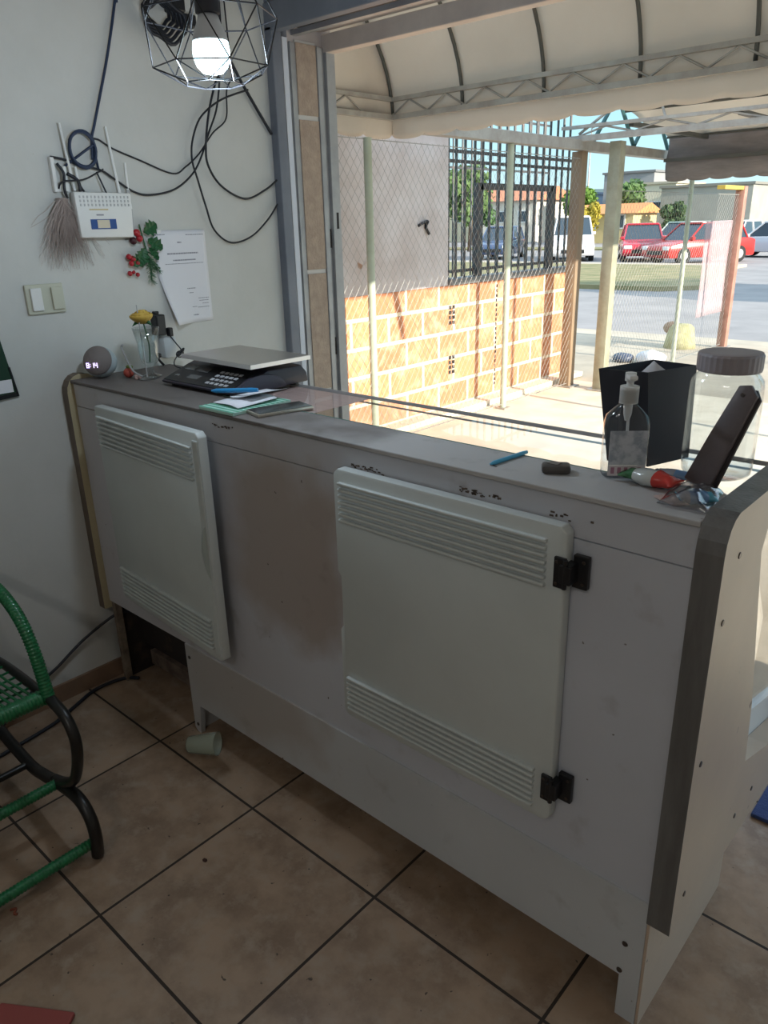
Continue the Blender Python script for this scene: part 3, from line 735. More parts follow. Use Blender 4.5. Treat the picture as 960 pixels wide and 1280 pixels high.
b = MB().tube(smooth_path([(.235, .125, H+.012), (.20, .115, H+.03), (.150, .12, H+.085), (.146, .122, H+.095), (.151, .124, H+.098)]), .003, 8)
tag(b.build('metal_straw', m_alu, smooth='all'), 'bent grey straw leaning beside the vase', 'straw')
# wall chargers above the scale
t = thing('phone_charger', 'black plug-in charger on the wall above the vase with a thin lead', 'charger', (0, .345, 1.19))
MB().box((.001, .318, 1.155), (.040, .352, 1.222), bev=.004).box((.004, .326, 1.222), (.02, .344, 1.232), bev=.003).build('charger_body', m_black, t)
MB().box((.03, .355, 1.150), (.05, .37, 1.178), bev=.003).build('plug', m_black, t)
MB().tube(smooth_path([(.04, .362, 1.150), (.05, .375, 1.125), (.06, .385, 1.10), (.08, .35, 1.085), (.11, .32, 1.075), (.15, .30, 1.068), (.20, .30, 1.066)]), .002, 6).build('lead', m_cable, t, smooth='all')
b = MB()
for k in range(3): b.tube([(.07+.003*k, .372+.014*math.cos(2*PI*i/16), 1.092+.004*k+.010*math.sin(2*PI*i/16+k)) for i in range(16)], .0022, 6, closed=True)
tag(b.build('lead_knot', m_cable, smooth='all'), 'small knot of black lead hanging by the scale plate', 'cable')
t = thing('plug_adapter', 'clear white wall adapter hanging behind the vase', 'adapter', (0, .35, 1.10))
MB().box((.001, .335, 1.078), (.04, .385, 1.148), bev=.008).build('adapter_body', mat('translucent_white', (.50, .53, .55), .3), t, smooth=True)
b = MB().tube(smooth_path([(.05, .30, 1.10), (.07, .29, 1.085), (.08, .30, 1.066)]), .004, 6).sphere((.055, .30, 1.095), .010, 1)
tag(b.build('loose_plug', m_black), 'small black plug end standing behind the vase', 'plug')

# scale
def scale():
    t = thing('shop_scale', 'dark electronic shop scale with a keypad and a steel weighing plate', 'scale', (.52, .24, H))
    x0, x1 = .352, .690
    prof = [(.118, H+.008), (.114, H+.016), (.215, H+.052), (.235, H+.058), (.355, H+.058), (.375, H+.035), (.380, H+.008)]
    bd = MB().prism(prof, x0, x1, 'x', bev=.005).build('body', m_scale, t, smooth=True)
    n = Vector((0, -.036, .101)).normalized(); d = Vector((0, .101, .036)).normalized()
    M = Matrix((Vector((1, 0, 0)), d, n)).transposed().to_4x4(); M.translation = Vector((x0, .114, H+.0165))
    MB().box((.008, .006, .0), (.315, .102, .0016), M, bev=.0005).build('keypad_panel', m_black, bd)
    for i in range(5):
        for j in range(4):
            MB().box((.190+i*.0205, .018+j*.019, .0016), (.203+i*.0205, .028+j*.019, .0032), M).build('key', m_key, bd)
    for w in ((.03, .068, .075, .088), (.09, .068, .14, .088), (.09, .028, .14, .048), (.03, .030, .046, .038)):
        MB().box((w[0], w[1], .0016), (w[2], w[3], .0024), M).build('display_window', m_label, bd)
    for x in (x0+.03, x1-.03):
        for y in (.145, .35): MB().lathe([(.014, 0), (.014, .008), (.012, .012), (0, .012)], (x, y, H), 16).build('foot', m_black, t, smooth=True)
    arch = [(.205+.085*math.cos(a), H+.008+.044*math.sin(a)) for a in [PI*k/14 for k in range(15)]]
    MB().prism(arch, x1-.004, x1+.008, 'x', bev=.003).build('side_shell', m_scale, t, smooth=True)
    MB().lathe([(.03, .055), (.03, .076), (0, .076)], (.54, .27, H), 16).build('plate_post', m_black, t)
    Mq = Matrix.Translation((.54, .272, 0)) @ Matrix.Rotation(math.radians(-2), 4, 'Z') @ Matrix.Translation((-.54, -.272, 0))
    p = MB().box((.378, .172, H+.077), (.706, .378, H+.084), Mq, bev=.002).build('weighing_plate', m_steel, t)
    m_rim = mat('bright_steel_rim', (.75, .74, .72), .3, .7)
    MB().box((.3778, .1710, H+.072), (.7065, .1718, H+.083), Mq).build('plate_rim', m_rim, p)
    MB().box((.7062, .1720, H+.072), (.7070, .378, H+.083), Mq).build('plate_rim', m_rim, p)
scale()
# papers, notebook and pens
t = thing('notebook', 'green striped notebook lying under loose papers in front of the scale', 'notebook', (.74, .09, H))
Mn = Matrix.Translation((.772, .086, H)) @ Matrix.Rotation(math.radians(0), 4, 'Z')
MB().box((-.068, -.092, .0005), (.068, .092, .008), Mn, bev=.001).build('page_block', mat('notebook_pages', (.40, .60, .52), .7), t)
b = MB()
for k in range(12): b.box((-.068, -.0915+k*.0155, .0081), (.068, -.0855+k*.0155, .0086), Mn)
b.build('cover_stripe', mat('green_stripe', (.08, .34, .22), .6), t)
b = MB()
def lp(u, v): 
    return Vector((.706+.115*u, .035+.125*v-.01*u, H+.0105+.008*math.sin(u*3)*u+.004*v))
b.grid(lp, 8, 6); tag(b.build('paper_slip', m_paper, smooth='all', solid=.0006), 'curled white paper slip on top of the green notebook', 'paper')
b = MB()
def lp2(u, v): return Vector((.725+.085*u, .075+.12*v, H+.020+.016*u*u*(1-.3*v)))
b.grid(lp2, 8, 6); tag(b.build('paper_slip', m_paper, smooth='all', solid=.0006), 'raised white paper slip nearest the scale body', 'paper')
def pen(p, q, r, label, m, capm):
    p = Vector(p); q = Vector(q); t = thing('pen', label, 'pen', p)
    MB().tube([p, p+(q-p)*.1, p+(q-p)*.9], [r*.4, r, r], 10).build('barrel', m, t, smooth=True)
    MB().tube([p+(q-p)*.9, q], [r*.95, r*.8], 10).build('cap', capm, t, smooth=True)
m_blue_pen = mat('bright_blue_pen', (.02, .22, .48), .35)
pen((.668, .062, H+.030), (.790, .115, H+.038), .006, 'blue pen lying on the papers in front of the scale', m_blue_pen, m_blue_pen)
m_cyan = mat('cyan_pen', (.10, .45, .70), .35)
pen((1.545, .035, H+.004), (1.556, .142, H+.004), .0042, 'light blue pen lying alone on the counter top', m_cyan, m_cyan)
# phone
t = thing('mobile_phone', 'mobile phone lying face up on the counter edge by the notebook', 'phone', (.885, .08, H))
Mp = Matrix.Translation((.888, .100, H)) @ Matrix.Rotation(math.radians(-14), 4, 'Z')
MB().box((-.036, -.075, 0), (.036, .075, .009), Mp, bev=.003).build('case', mat('champagne_metal', (.50, .45, .38), .3, .7), t, smooth=True)
MB().box((-.033, -.071, .009), (.033, .071, .0096), Mp).build('screen', mat('phone_black_glass', (.02, .018, .016), .12), t)

# ================================================================== on the counter, right
# small dark lump
t = thing('black_gadget', 'small dark rounded stone-like gadget lying alone between pen and bottle', 'gadget', (1.655, .08, H))
b = MB().box((1.632, .058, H), (1.682, .092, H+.016), Matrix.Translation((1.657, .075, 0)) @ Matrix.Rotation(.55, 4, 'Z') @ Matrix.Translation((-1.657, -.075, 0)), bev=.006)
b.build('shell', mat('dark_brown_grey', (.075, .065, .06), .5), t, smooth=True)
MB().box((1.643, .066, H+.0161), (1.664, .084, H+.017)).build('worn_top', mat('worn_grey', (.13, .11, .10), .5), t)
# sanitizer bottle
def bottle():
    c = Vector((1.756, .128, H)); rz = math.radians(38)
    t = thing('sanitizer_bottle', 'clear pump bottle of hand gel with a label, in front of the black box', 'bottle', c)
    M = Matrix.Translation(c) @ Matrix.Rotation(rz, 4, 'Z') @ Matrix.Diagonal((1, 1, .93, 1))
    m = glass('bottle_plastic', (.90, .92, .94), refl=.9, opac=.08, rough=.08)
    def sec(hw, hd, z, n=32):
        r = []
        for k in range(n):
            a = 2*PI*k/n; ca, sa = math.cos(a), math.sin(a)
            e = .55; r.append((hw*math.copysign(abs(ca)**e, ca), hd*math.copysign(abs(sa)**e, sa), z))
        return r
    b = MB(); rings = []
    for hw, hd, z in ((.030, .018, 0), (.036, .022, .004), (.037, .023, .02), (.037, .023, .100), (.034, .021, .114), (.022, .016, .128), (.013, .013, .137), (.012, .012, .144)):
        rings.append([b.b.verts.new(M @ Vector(q)) for q in sec(hw, hd, z)])
    for A, B_ in zip(rings, rings[1:]):
        for k in range(32): b.face([A[k], A[(k+1) % 32], B_[(k+1) % 32], B_[k]])
    b.face(rings[0][::-1]); b.build('bottle_body', m, t, smooth='all')
    MB().lathe([(.014, .140), (.014, .162), (.0155, .163), (.0155, .138), (.014, .138)], n=24, M=M).lathe([(.0, .168), (.0155, .168), (.0155, .139), (0, .139)], n=24, M=M).build('collar', m_white, t, smooth=True)
    MB().lathe([(.006, .168), (.006, .176), (.009, .178), (.009, .192), (.0, .194)], n=16, M=M).box((-.008, -.026, .182), (.006, .008, .191), M, bev=.003).build('pump_head', m_white, t, smooth=True)
    MB().tube([M @ Vector((0, 0, .14)), M @ Vector((.002, 0, .10)), M @ Vector((.004, 0, .02))], .0026, 8).lathe([(.008, .14), (.007, .118), (.004, .105), (0, .104)], n=12, M=M).build('dip_tube', m_white, t, smooth=True)
    m_lab = mat('frosted_label', (.50, .52, .56), .5, col2=(.30, .33, .38), scale=55, amt=(.42, .6))
    lb = MB().box((-.031, -.0245, .028), (.031, -.0236, .092), M).build('label', m_lab, t)
    MB().box((-.031, -.0245, .008), (.031, -.0236, .0275), M).build('label_band', mat('label_white', (.60, .56, .58), .5), t)
    b = MB()
    for k in range(5): b.box((-.026+k*.011, -.0249, .012), (-.020+k*.011, -.0246, .024), M)
    b.build('label_print', mat('label_red_blue', (.35, .18, .25), .5), lb)
    return t
bottle()
# black tapered box with napkin
def bin_box():
    t = thing('black_bin', 'black square open-topped desk bin with a tissue sticking out', 'bin', (1.775, .255, H))
    top = [(1.676, .172), (1.762, .182), (1.802, .296), (1.716, .310)]; bot = [(1.700, .184), (1.774, .1926), (1.8084, .2906), (1.7344, .3026)]
    hz = .168
    b = MB()
    def ring(poly, z, k=1):
        c = Vector((sum(p[0] for p in poly)/4, sum(p[1] for p in poly)/4)); return [b.b.verts.new(((p[0]-c.x)*k+c.x, (p[1]-c.y)*k+c.y, H+.003+z)) for p in poly]
    R = [ring(bot, 0), ring(top, hz), ring(top, hz, .96), ring(bot, .004, .95)]
    for A, B_ in zip(R, R[1:]):
        for k in range(4): b.face([A[k], A[(k+1) % 4], B_[(k+1) % 4], B_[k]])
    b.face(R[0][::-1]); b.face(R[3]); b.build('bin_body', m_blackmat, t)
    def tf(u, v): return Vector((1.705+.065*u, .215+.05*u+.02*v+.008*math.sin(u*6), H+.13+.042*v*(1-abs(u-.5)*1.5)+.012*u*v))
    o = MB().grid(tf, 8, 6).build('tissue', m_paper, smooth='all', solid=.0008)
    tag(o, 'crumpled white tissue sticking out of the black bin', 'tissue')
bin_box()
# big clear jar
def jar():
    c = Vector((1.876, .236, H+.0005))
    t = thing('plastic_jar', 'big clear plastic jar with a ribbed grey screw lid at the counter end', 'jar', c)
    k = 1.0
    prof = [(0, 0), (.048, 0), (.056, .006), (.058, .02), (.058, .150), (.056, .163), (.049, .172), (.046, .176), (.046, .19)]
    MB().lathe(prof, c, 40).lathe([(.045, .19), (.045, .176), (.048, .171), (.055, .162), (.057, .150), (.057, .02), (.055, .008), (.048, .002), (0, .002)], c, 40).build('jar_body', m_glassside, t, smooth='all')
    b = MB(); n = 64; rings = []
    for r, z in ((.047, .178), (.050, .178), (.0505, .182), (.0505, .204), (.049, .208), (.040, .209)):
        rings.append([b.b.verts.new(c+Vector(((r+(.0007 if kk % 2 and .18 < z < .207 else 0))*math.cos(2*PI*kk/n), (r+(.0007 if kk % 2 and .18 < z < .207 else 0))*math.sin(2*PI*kk/n), z))) for kk in range(n)])
    for A, B_ in zip(rings, rings[1:]):
        for kk in range(n): b.face([A[kk], A[(kk+1) % n], B_[(kk+1) % n], B_[kk]])
    b.face(rings[-1]); b.build('lid', mat('brown_grey_lid', (.30, .27, .29), .5), t)
jar()
# dark folding holder leaning on the jar
t = thing('leather_holder', 'dark long narrow folded holder leaning up against the clear jar', 'holder', (1.92, .12, H))
P0 = Vector((1.887, .128, H+.008)); P1 = Vector((1.942, .152, H+.182)); ax = (P1-P0).normalized()
sd = Vector((.75, -.2, 0)); sd = (sd-ax*sd.dot(ax)).normalized(); nn = ax.cross(sd)
Mk = Matrix((sd, nn, ax)).transposed().to_4x4(); Mk.translation = P0
m_lea = mat('dark_brown_leather', (.125, .10, .10), .5, col2=(.09, .072, .073), scale=20)
MB().prism([(-.028, 0), (.020, -.004), (.0175, .165), (.0, .176), (-.017, .168), (-.024, .08)], -.004, .004, 'y', Mk, bev=.0015).build('front_flap', m_lea, t, smooth=True)
MB().prism([(-.018, 0), (.026, -.002), (.0215, .160), (.008, .172), (-.011, .16)], .0045, .011, 'y', Mk, bev=.0015).build('back_flap', mat('darker_leather', (.03, .024, .026), .5), t, smooth=True)
MB().lathe([(0, 0), (.003, 0), (.003, .001), (0, .001)], n=10, M=Mk @ Matrix.Translation((-.004, -.0042, .158)) @ Matrix.Rotation(PI/2, 4, 'X')).build('rivet', m_screw, t)
# sweets in wrappers
def wrapper(name, label, cat, c, L_, W_, Hh, rz, mats, tw=.3, seed=1):
    random.seed(seed); b = MB(); n, mm = 18, 12
    M = Matrix.Translation(c) @ Matrix.Rotation(rz, 4, 'Z')
    rings = []
    for i in range(n+1):
        u = i/n; fl = max(.7, math.sin(PI*min(max((u-.08)/.84, 0), 1))**.45) if .08 < u < .92 else 1.1
        flat = .22 if (u < .08 or u > .92) else 1
        ring = []
        for k in range(mm):
            a = 2*PI*k/mm; nz = noise.noise(Vector((u*9+seed, k*1.3, seed*3.1)))*.22
            ring.append(b.b.verts.new(M @ Vector(((u-.5)*L_, W_/2*math.cos(a)*fl*(1+nz), Hh/2+Hh/2*math.sin(a)*fl*flat*(1+nz)*.98))))
        rings.append(ring)
    for i in range(n):
        b.mi = min(int(i/n*len(mats)), len(mats)-1)
        for k in range(mm): b.face([rings[i][k], rings[i][(k+1) % mm], rings[i+1][(k+1) % mm], rings[i+1][k]])
    b.face(rings[0][::-1]); b.face(rings[-1])
    return tag(b.build(name, mats, smooth='all'), label, cat)
m_wg = mat('wrapper_green', (.05, .16, .07), .25); m_ww = mat('wrapper_clear_white', (.50, .52, .50), .2); m_wr = mat('wrapper_red', (.55, .05, .04), .25)
m_wp = mat('wrapper_pale_pink', (.55, .42, .38), .3); m_wb = mat('wrapper_blue', (.12, .22, .38), .25); m_ws = mat('wrapper_silver', (.38, .38, .42), .25, .4)
wrapper('snack_packet', 'green, white and red foil snack packet right beside the bottle', 'packet', (1.818, .100, H+.0005), .095, .042, .030, -.1, [m_wg, m_ww, m_ww, m_wr, m_wr], seed=2)
wrapper('snack_packet', 'silver and blue crumpled packet behind the red and green one', 'packet', (1.838, .158, H+.0005), .075, .03, .018, .05, [m_ws, m_ws, m_wb, m_ws], seed=5)
wrapper('snack_packet', 'bright red packet at the foot of the leaning dark holder', 'packet', (1.868, .160, H+.0005), .045, .02, .018, .1, [m_wr, m_wr, m_wr], seed=9)
wrapper('snack_packet', 'dark blue shiny packet at the counter corner by the grey edge', 'packet', (1.908, .062, H+.0005), .055, .04, .024, .6, [m_ws, m_wb, m_wb, mat('wrapper_teal', (.10, .32, .42), .2)], seed=12)
def bag():
    b = MB(); m = glass('clear_bag_film', (.90, .90, .92), refl=1.2, opac=.16, rough=.15)
    def f(u, v):
        p = Vector((1.862+.078*u, .022+.10*v, H+.003))
        n_ = noise.noise(Vector((u*4, v*4, 2.2)))
        p.z += .020*math.sin(PI*u)**.5*math.sin(PI*v)**.5*(1+.9*n_)+.001
        return p
    b.grid(f, 22, 22); tag(b.build('plastic_bag', m, smooth='all', solid=.0005), 'clear crumpled plastic film spread over the blue packet', 'plastic bag')
bag()
b = MB().prism([(1.846, .05), (1.885, .03), (1.905, .05), (1.87, .078)], H+.001, H+.005, 'z', bev=.001)
tag(b.build('paper_scrap', m_wp), 'small pale pink paper scrap in front of the red packet', 'paper')

# ================================================================== on the floor
def chair():
    t = thing('cord_chair', 'green cord-wound chair with black tube frame at the left edge', 'chair', (.35, -.75, 0))
    y = -.475
    low = [(.10, .24), (.152, .16), (.39, .115), (.50, .128), (.60, .152), (.69, .160), (.735, .130), (.748, .08), (.738, .012)]
    hoop = [(.60, .432), (.665, .428), (.715, .410), (.742, .365), (.732, .30), (.69, .22), (.62, .172), (.56, .150)]
    arm = [(.640, .42), (.625, .48), (.605, .55), (.565, .615), (.50, .655), (.42, .672), (.30, .675), (.16, .67)]
    seat = [(.64, .43), (.40, .425), (.18, .40), (.12, .43)]
    back = [(.15, .40), (.08, .62), (.05, .85), (.045, .98)]
    for yy in (y, -1.03):
        s = 1
        P = lambda L_: smooth_path([(a, yy, b_) for a, b_ in L_], 6)
        MB().tube(P(low), .0155, 12).build('leg', m_tubeb, t, smooth='all')
        MB().tube(P(hoop), .0135, 12).build('side_hoop', m_tubeb, t, smooth='all')
        wound(P(arm), .0155).build('armrest', m_green, t, smooth='all')
        MB().tube(P(seat), .012, 10).build('seat_rail', m_tubeb, t, smooth='all')
        MB().tube(P(back), .012, 10).build('back_post', m_tubeb, t, smooth='all')
    def cross(x, z, name, m=None, r=.0145):
        pts = [(x, -1.02+i*.54/60, z) for i in range(61)]
        (wound(pts, r) if m is None else MB().tube(pts, r, 10)).build(name, m or m_green, t, smooth='all')
    cross(.622, .432, 'seat_front_bar', r=.021); cross(.585, .152, 'stretcher'); cross(.728, .045, 'foot_bar')
    cross(.40, .115, 'rear_stretcher', m_tubeb, .010); cross(.14, .41, 'seat_back_bar'); cross(.045, .975, 'backrest_bar')
    b = MB()
    for i in range(34):
        yy = -1.005+i*.0156
        if abs(yy-y) < .02: continue
        sag = .012
        b.tube([(.615, yy, .446), (.48, yy, .440-sag), (.30, yy, .430-sag), (.14, yy, .424)], .0034, 6)
    for i in range(12):
        x = .17+i*.038
        b.tube([(x, -1.02, .428), (x, -.75, .418), (x, -.48, .428)], .0034, 6)
    b.build('seat', m_green, t, smooth='all')
    b = MB()
    for i in range(34):
        yy = -1.005+i*.0156; b.tube([(.14, yy, .42), (.07, yy, .68), (.035, yy, .975)], .0034, 6)
    b.build('backrest', m_green, t, smooth='all')
def wound(pts, r):
    """a tube whose surface is ribbed by the cord wound round it"""
    P = [Vector(p) for p in pts]; L_ = sum((a-b_).length for a, b_ in zip(P, P[1:])); n = int(L_/.0028)
    out = []; seg = 0; acc = 0; cum = [0]
    for a, b_ in zip(P, P[1:]): cum.append(cum[-1]+(a-b_).length)
    for i in range(n+1):
        d = min(L_*i/n, cum[-1]-1e-6)
        while cum[seg+1] < d: seg += 1
        out.append(P[seg].lerp(P[seg+1], (d-cum[seg])/(cum[seg+1]-cum[seg])))
    rs = [r*(1.0 if i % 3 else .84) for i in range(n+1)]
    return MB().tube(out, rs, 12)
chair()
b = MB().tube(smooth_path([(.06, .06, .25), (.05, .01, .255), (.025, -.10, .20), (.02, -.20, .14), (.02, -.249, .117), (.03, -.33, .08), (.05, -.45, .02), (.10, -.6, .006)]), .005, 8)
tag(b.build('floor_cable', m_cable, smooth='all'), 'black cable dropping from under the counter along the wall to the floor', 'cable')
b = MB().tube(smooth_path([(.10, .03, .012), (.055, .0, .007), (.04, -.06, .007), (.045, -.12, .007), (.08, -.20, .007), (.12, -.30, .007), (.15, -.5, .007)]), .006, 8)
tag(b.build('floor_cable', m_cable, smooth='all'), 'black cable lying on the tiles along the skirting', 'cable')
# plastic cup lying on its side
Mc = Matrix.Translation((.60, -.055, .030)) @ Matrix.Rotation(math.radians(35), 4, 'Z') @ Matrix.Rotation(math.radians(84), 4, 'Y')
b = MB().lathe([(.024, -.045), (.026, -.04), (.034, .03), (.0345, .045), (.0355, .047), (.0338, .045), (.0245, -.04), (0, -.042)], n=28, M=Mc)
tag(b.build('plastic_cup', mat('cup_plastic', (.55, .62, .52), .25, alpha=.42), smooth='all'), 'crushed clear plastic cup lying on the tiles by the counter leg', 'cup')
# small litter
b = MB().sphere((.952, -.305, .002), .006, 1, sq=(1.4, 1, .4)); tag(b.build('food_crumb', mat('dark_crumb', (.05, .02, .012), .8)), 'small dark brown crumb on the tile in the middle of the floor', 'crumb')
b = MB().tube(smooth_path([(.728, -.692, .003), (.735, -.682, .004), (.745, -.690, .003), (.752, -.686, .003)]), .003, 6); tag(b.build('food_crumb', mat('reddish_crumb', (.22, .06, .03), .7)), 'reddish curved scrap on the floor at the lower left', 'crumb')
b = MB().prism([(.95, -.805), (1.085, -.715), (1.2, -.88), (1.06, -.97)], .0005, .012, 'z', bev=.003); tag(b.build('red_mat_edge', mat('faded_red_rubber', (.30, .07, .06), .7)), 'faded red rubber edge at the bottom left corner of the floor', 'mat')
b = MB().box((1.93, .72, .0005), (2.6, 1.1, .012), bev=.003); tag(b.build('door_mat', mat('navy_mat', (.04, .07, .20), .9, bump=.5, bscale=200)), 'dark blue door mat on the floor beyond the counter end', 'mat')

# ================================================================== outside
struct(MB().box((-60, -20, -.35), (60, 130, -.125)), 'ground', m_road)
struct(MB().box((-1.72, 1.2205, -.12), (6, 5.75, 0)), 'porch_floor', m_porch)
struct(MB().box((-9, 5.7505, -.124), (9, 9.3, -.012)), 'sidewalk', m_walk)
MBc = MB().box((-9, 9.301, -.124), (9, 9.42, -.02)); struct(MBc, 'kerb_street', m_walk)
struct(MB().prism([(-22, 17), (-5.2, 17), (-4.4, 18), (-6.5, 26), (-24, 26)], -.124, -.02, 'z'), 'grass_ground', m_grass)
struct(MB().prism([(-60, 41), (-9, 41), (30, 41), (30, 44), (-60, 44)], -.124, -.04, 'z'), 'grass_ground_far', m_grass)
struct(MB().box((-22, 26.2, -.124), (-6.5, 27.2, -.03)), 'sidewalk_far', m_walk)
# neighbouring porch: block wall, rendered wall above
struct(MB().box((-1.66, 1.2205, .0005), (-1.50, 5.93, 1.02)), 'wall_porch_brick', m_brick)
struct(MB().box((-1.655, 1.2205, 1.0205), (-1.503, 3.92, 3.1)), 'wall_porch_render', m_gable)
struct(MB().box((-1.499, 2.3, .0005), (-1.36, 6.0, .045)), 'trim_1', m_porch)
t = thing('hollow_block', 'row of open block holes in the clay block wall, upper opening', 'brick hole', (-1.5, 4.0, .8))
b = MB()
for zc in (.73, .77, .81, .85): b.box((-1.4995, 3.93, zc-.014), (-1.4975, 3.965, zc+.014)); b.box((-1.4995, 3.975, zc-.014), (-1.4975, 4.01, zc+.014))
b.build('hole', m_darkslot, t)
t = thing('hollow_block', 'row of open block holes in the clay block wall, lower opening', 'brick hole', (-1.5, 4.0, .4))
b = MB()
for zc in (.33, .37, .41, .45): b.box((-1.4995, 3.93, zc-.014), (-1.4975, 3.965, zc+.014)); b.box((-1.4995, 3.975, zc-.014), (-1.4975, 4.01, zc+.014))
b.build('hole', m_darkslot, t)
b = MB()
for i in range(22): b.box((-1.4995, 4.60, .12+i*.04), (-1.4975, 4.615+random.uniform(0, .01), .145+i*.04))
tag(b.build('cracked_joint', m_darkslot), 'dark open vertical joint running down the clay block wall', 'crack')
b = MB().tube(smooth_path([(-1.498, 3.55, 1.47), (-1.49, 3.60, 1.49), (-1.49, 3.655, 1.50), (-1.49, 3.63, 1.46), (-1.49, 3.67, 1.41)]), .010, 6)
tag(b.build('wall_hook', m_black, smooth='all'), 'small black hook on the weathered white wall above the blocks', 'hook')
# iron grilles
def grille(name, label, x, y0, y1, z0, z1, n, gate, m=m_bar, r=.012):
    t = thing(name, label, 'grille', (x, (y0+y1)/2, z0))
    for i in range(n):
        y = y0+(y1-y0)*(i+.5)/n+random.uniform(-.008, .008)
        MB().tube([(x, y, z0), (x, y, z1)], r, 6).build('bar', m, t)
    for z in (z0+.05, z0+.86, z1-.62 if z1-z0 > 1.4 else z1-.3, z1-.06):
        MB().box((x-.008, y0, z-.012), (x+.008, y1, z+.012)).build('cross_bar', m, t)
    if gate:
        ya, yb, zb = gate
        MB().box((x+.01, ya-.035, z0), (x+.05, ya+.035, zb)).box((x+.01, yb-.035, z0), (x+.05, yb+.035, zb)).box((x+.01, ya, zb-.05), (x+.05, yb, zb)).build('gate_frame', m, t)
    return t
grille('iron_grille', 'dark iron bar grille with a gate frame standing on the clay block wall', -1.56, 3.93, 5.9, 1.07, 2.62, 17, (4.36, 5.50, 1.78))
grille('iron_grille', 'dark iron bar grille seen farther off through the nearer one', -3.4, 4.6, 8.6, -.124, 2.7, 22, None, r=.012)
b = MB().box((-1.62, 3.925, .93), (-1.44, 5.95, 1.062), bev=.006)
b = MB().box((-1.62, 3.925, 1.0205), (-1.47, 5.95, 1.069), bev=.004)
tag(b.build('grey_sill_beam', mat('grey_steel_sill', (.20, .20, .20), .5, .3)), 'long grey steel beam along the top of the block wall under the grille', 'beam')
# posts and beams of the porch
def post(name, label, x, y, z1, w, m, round_=False, z0=.0005):
    b = MB()
    if round_: b.tube([(x, y, z0), (x, y, z1)], w/2, 14)
    else: b.box((x-w/2, y-w/2, z0), (x+w/2, y+w/2, z1), bev=.003)
    t = thing(name, label, 'post', (x, y, 0))
    b.build('shaft', m, t, smooth=True); MB().box((x-w*.9, y-w*.9, z0), (x+w*.9, y+w*.9, z0+.012)).build('foot_plate', m_truss, t)
post('fence_post', 'round pale green fence post nearest the door frame', -1.2, 2.70, 1.985, .052, m_post_g, True)
post('fence_post', 'round pale green fence post in front of the iron grille', -1.2, 4.30, 2.033, .052, m_post_g, True)
post('square_post', 'brown square wooden post at the end of the block wall', -1.235, 5.44, 2.033, .10, m_post_b)
post('square_post', 'greenish square post between the brown post and the red cars', -.90, 5.46, 2.09, .10, mat('olive_post', (.36, .36, .27), .55, col2=(.26, .25, .18), scale=8))
post('fence_post', 'slim pale green fence post crossing in front of the right red car', -.92, 7.2, 1.85, .048, m_post_g, True, -.011)
post('square_post', 'rusty red post at the street corner of the fence, under the shaded valance', -.90, 8.65, 1.80, .10, m_post_r, False, -.011)
# chain-link fence
def chainlink(name, label, x, y0, y1, z0, z1, p, r=.0011):
    b = MB(); 
    def seg(y, z, y2, z2): 
        n = 3; b.tube([(x, y, z), (x, y2, z2)], r, 3, cap=False)
    W = y1-y0; Hh = z1-z0; k = -int(Hh/p)-1
    s = 1.35
    while k*p < W+Hh/s:
        c = y0+k*p
        # rising line z = z0 + (y-c)*s
        ya = max(y0, c); yb = min(y1, c+Hh/s)
        if yb > ya: seg(ya, z0+(ya-c)*s, yb, z0+(yb-c)*s)
        c2 = c+Hh/s if False else c
        ya = max(y0, c2); yb = min(y1, c2+Hh/s)
        if yb > ya: seg(ya, z1-(ya-c2)*s, yb, z1-(yb-c2)*s)
        k += 1
    for z in (z0+.01, z1-.01): b.tube([(x, y0, z), (x, y1, z)], .003, 5)
    return tag(b.build(name, m_wire), label, 'fence')
chainlink('chain_link_fence', 'chain-link fence in front of the brick and white wall', -1.20, 1.23, 5.38, .03, 1.985, .062)
chainlink('chain_link_fence', 'chain-link fence between the square post and the street', -.905, 5.52, 8.6, .02, 1.72, .062)
b = MB().grid(lambda u, v: Vector((-.93+.008*math.sin(u*9+v*4), 7.75+.82*u, .42+1.02*v)), 10, 10)
tag(b.build('mesh_banner', mat('pink_white_netting', (.60, .40, .42), .8, alpha=.5, col2=(.55, .48, .52), scale=8), smooth='all', solid=.002), 'pinkish white netting sheet tied to the fence by the red post', 'banner')
t = thing('porch_beam', 'pale square steel beam running along the fence towards the street', 'beam', (-1.2, 5, 2.06))
MB().box((-1.24, 3.05, 2.035), (-1.15, 8.6, 2.115), bev=.003).build('beam', m_truss, t)
b = MB()
for y in (5.6, 6.4, 7.2): b.tube([(-1.2, y, 2.12), (-1.2, y+.4, 2.52)], .018, 6); b.tube([(-1.2, y+.4, 2.52), (-1.2, y+.8, 2.12)], .018, 6)
b.tube([(-1.2, 5.5, 2.54), (-1.2, 8.3, 2.54)], .018, 6)
b.build('brace', m_bar_tl, t)
b = MB().box((-.95, 8.0, 1.76), (-.86, 8.598, 1.80), bev=.003)
tag(b.build('yellow_rail', mat('yellow_paint', (.60, .42, .08), .5)), 'yellow horizontal rail joining the red post under the valance', 'rail')
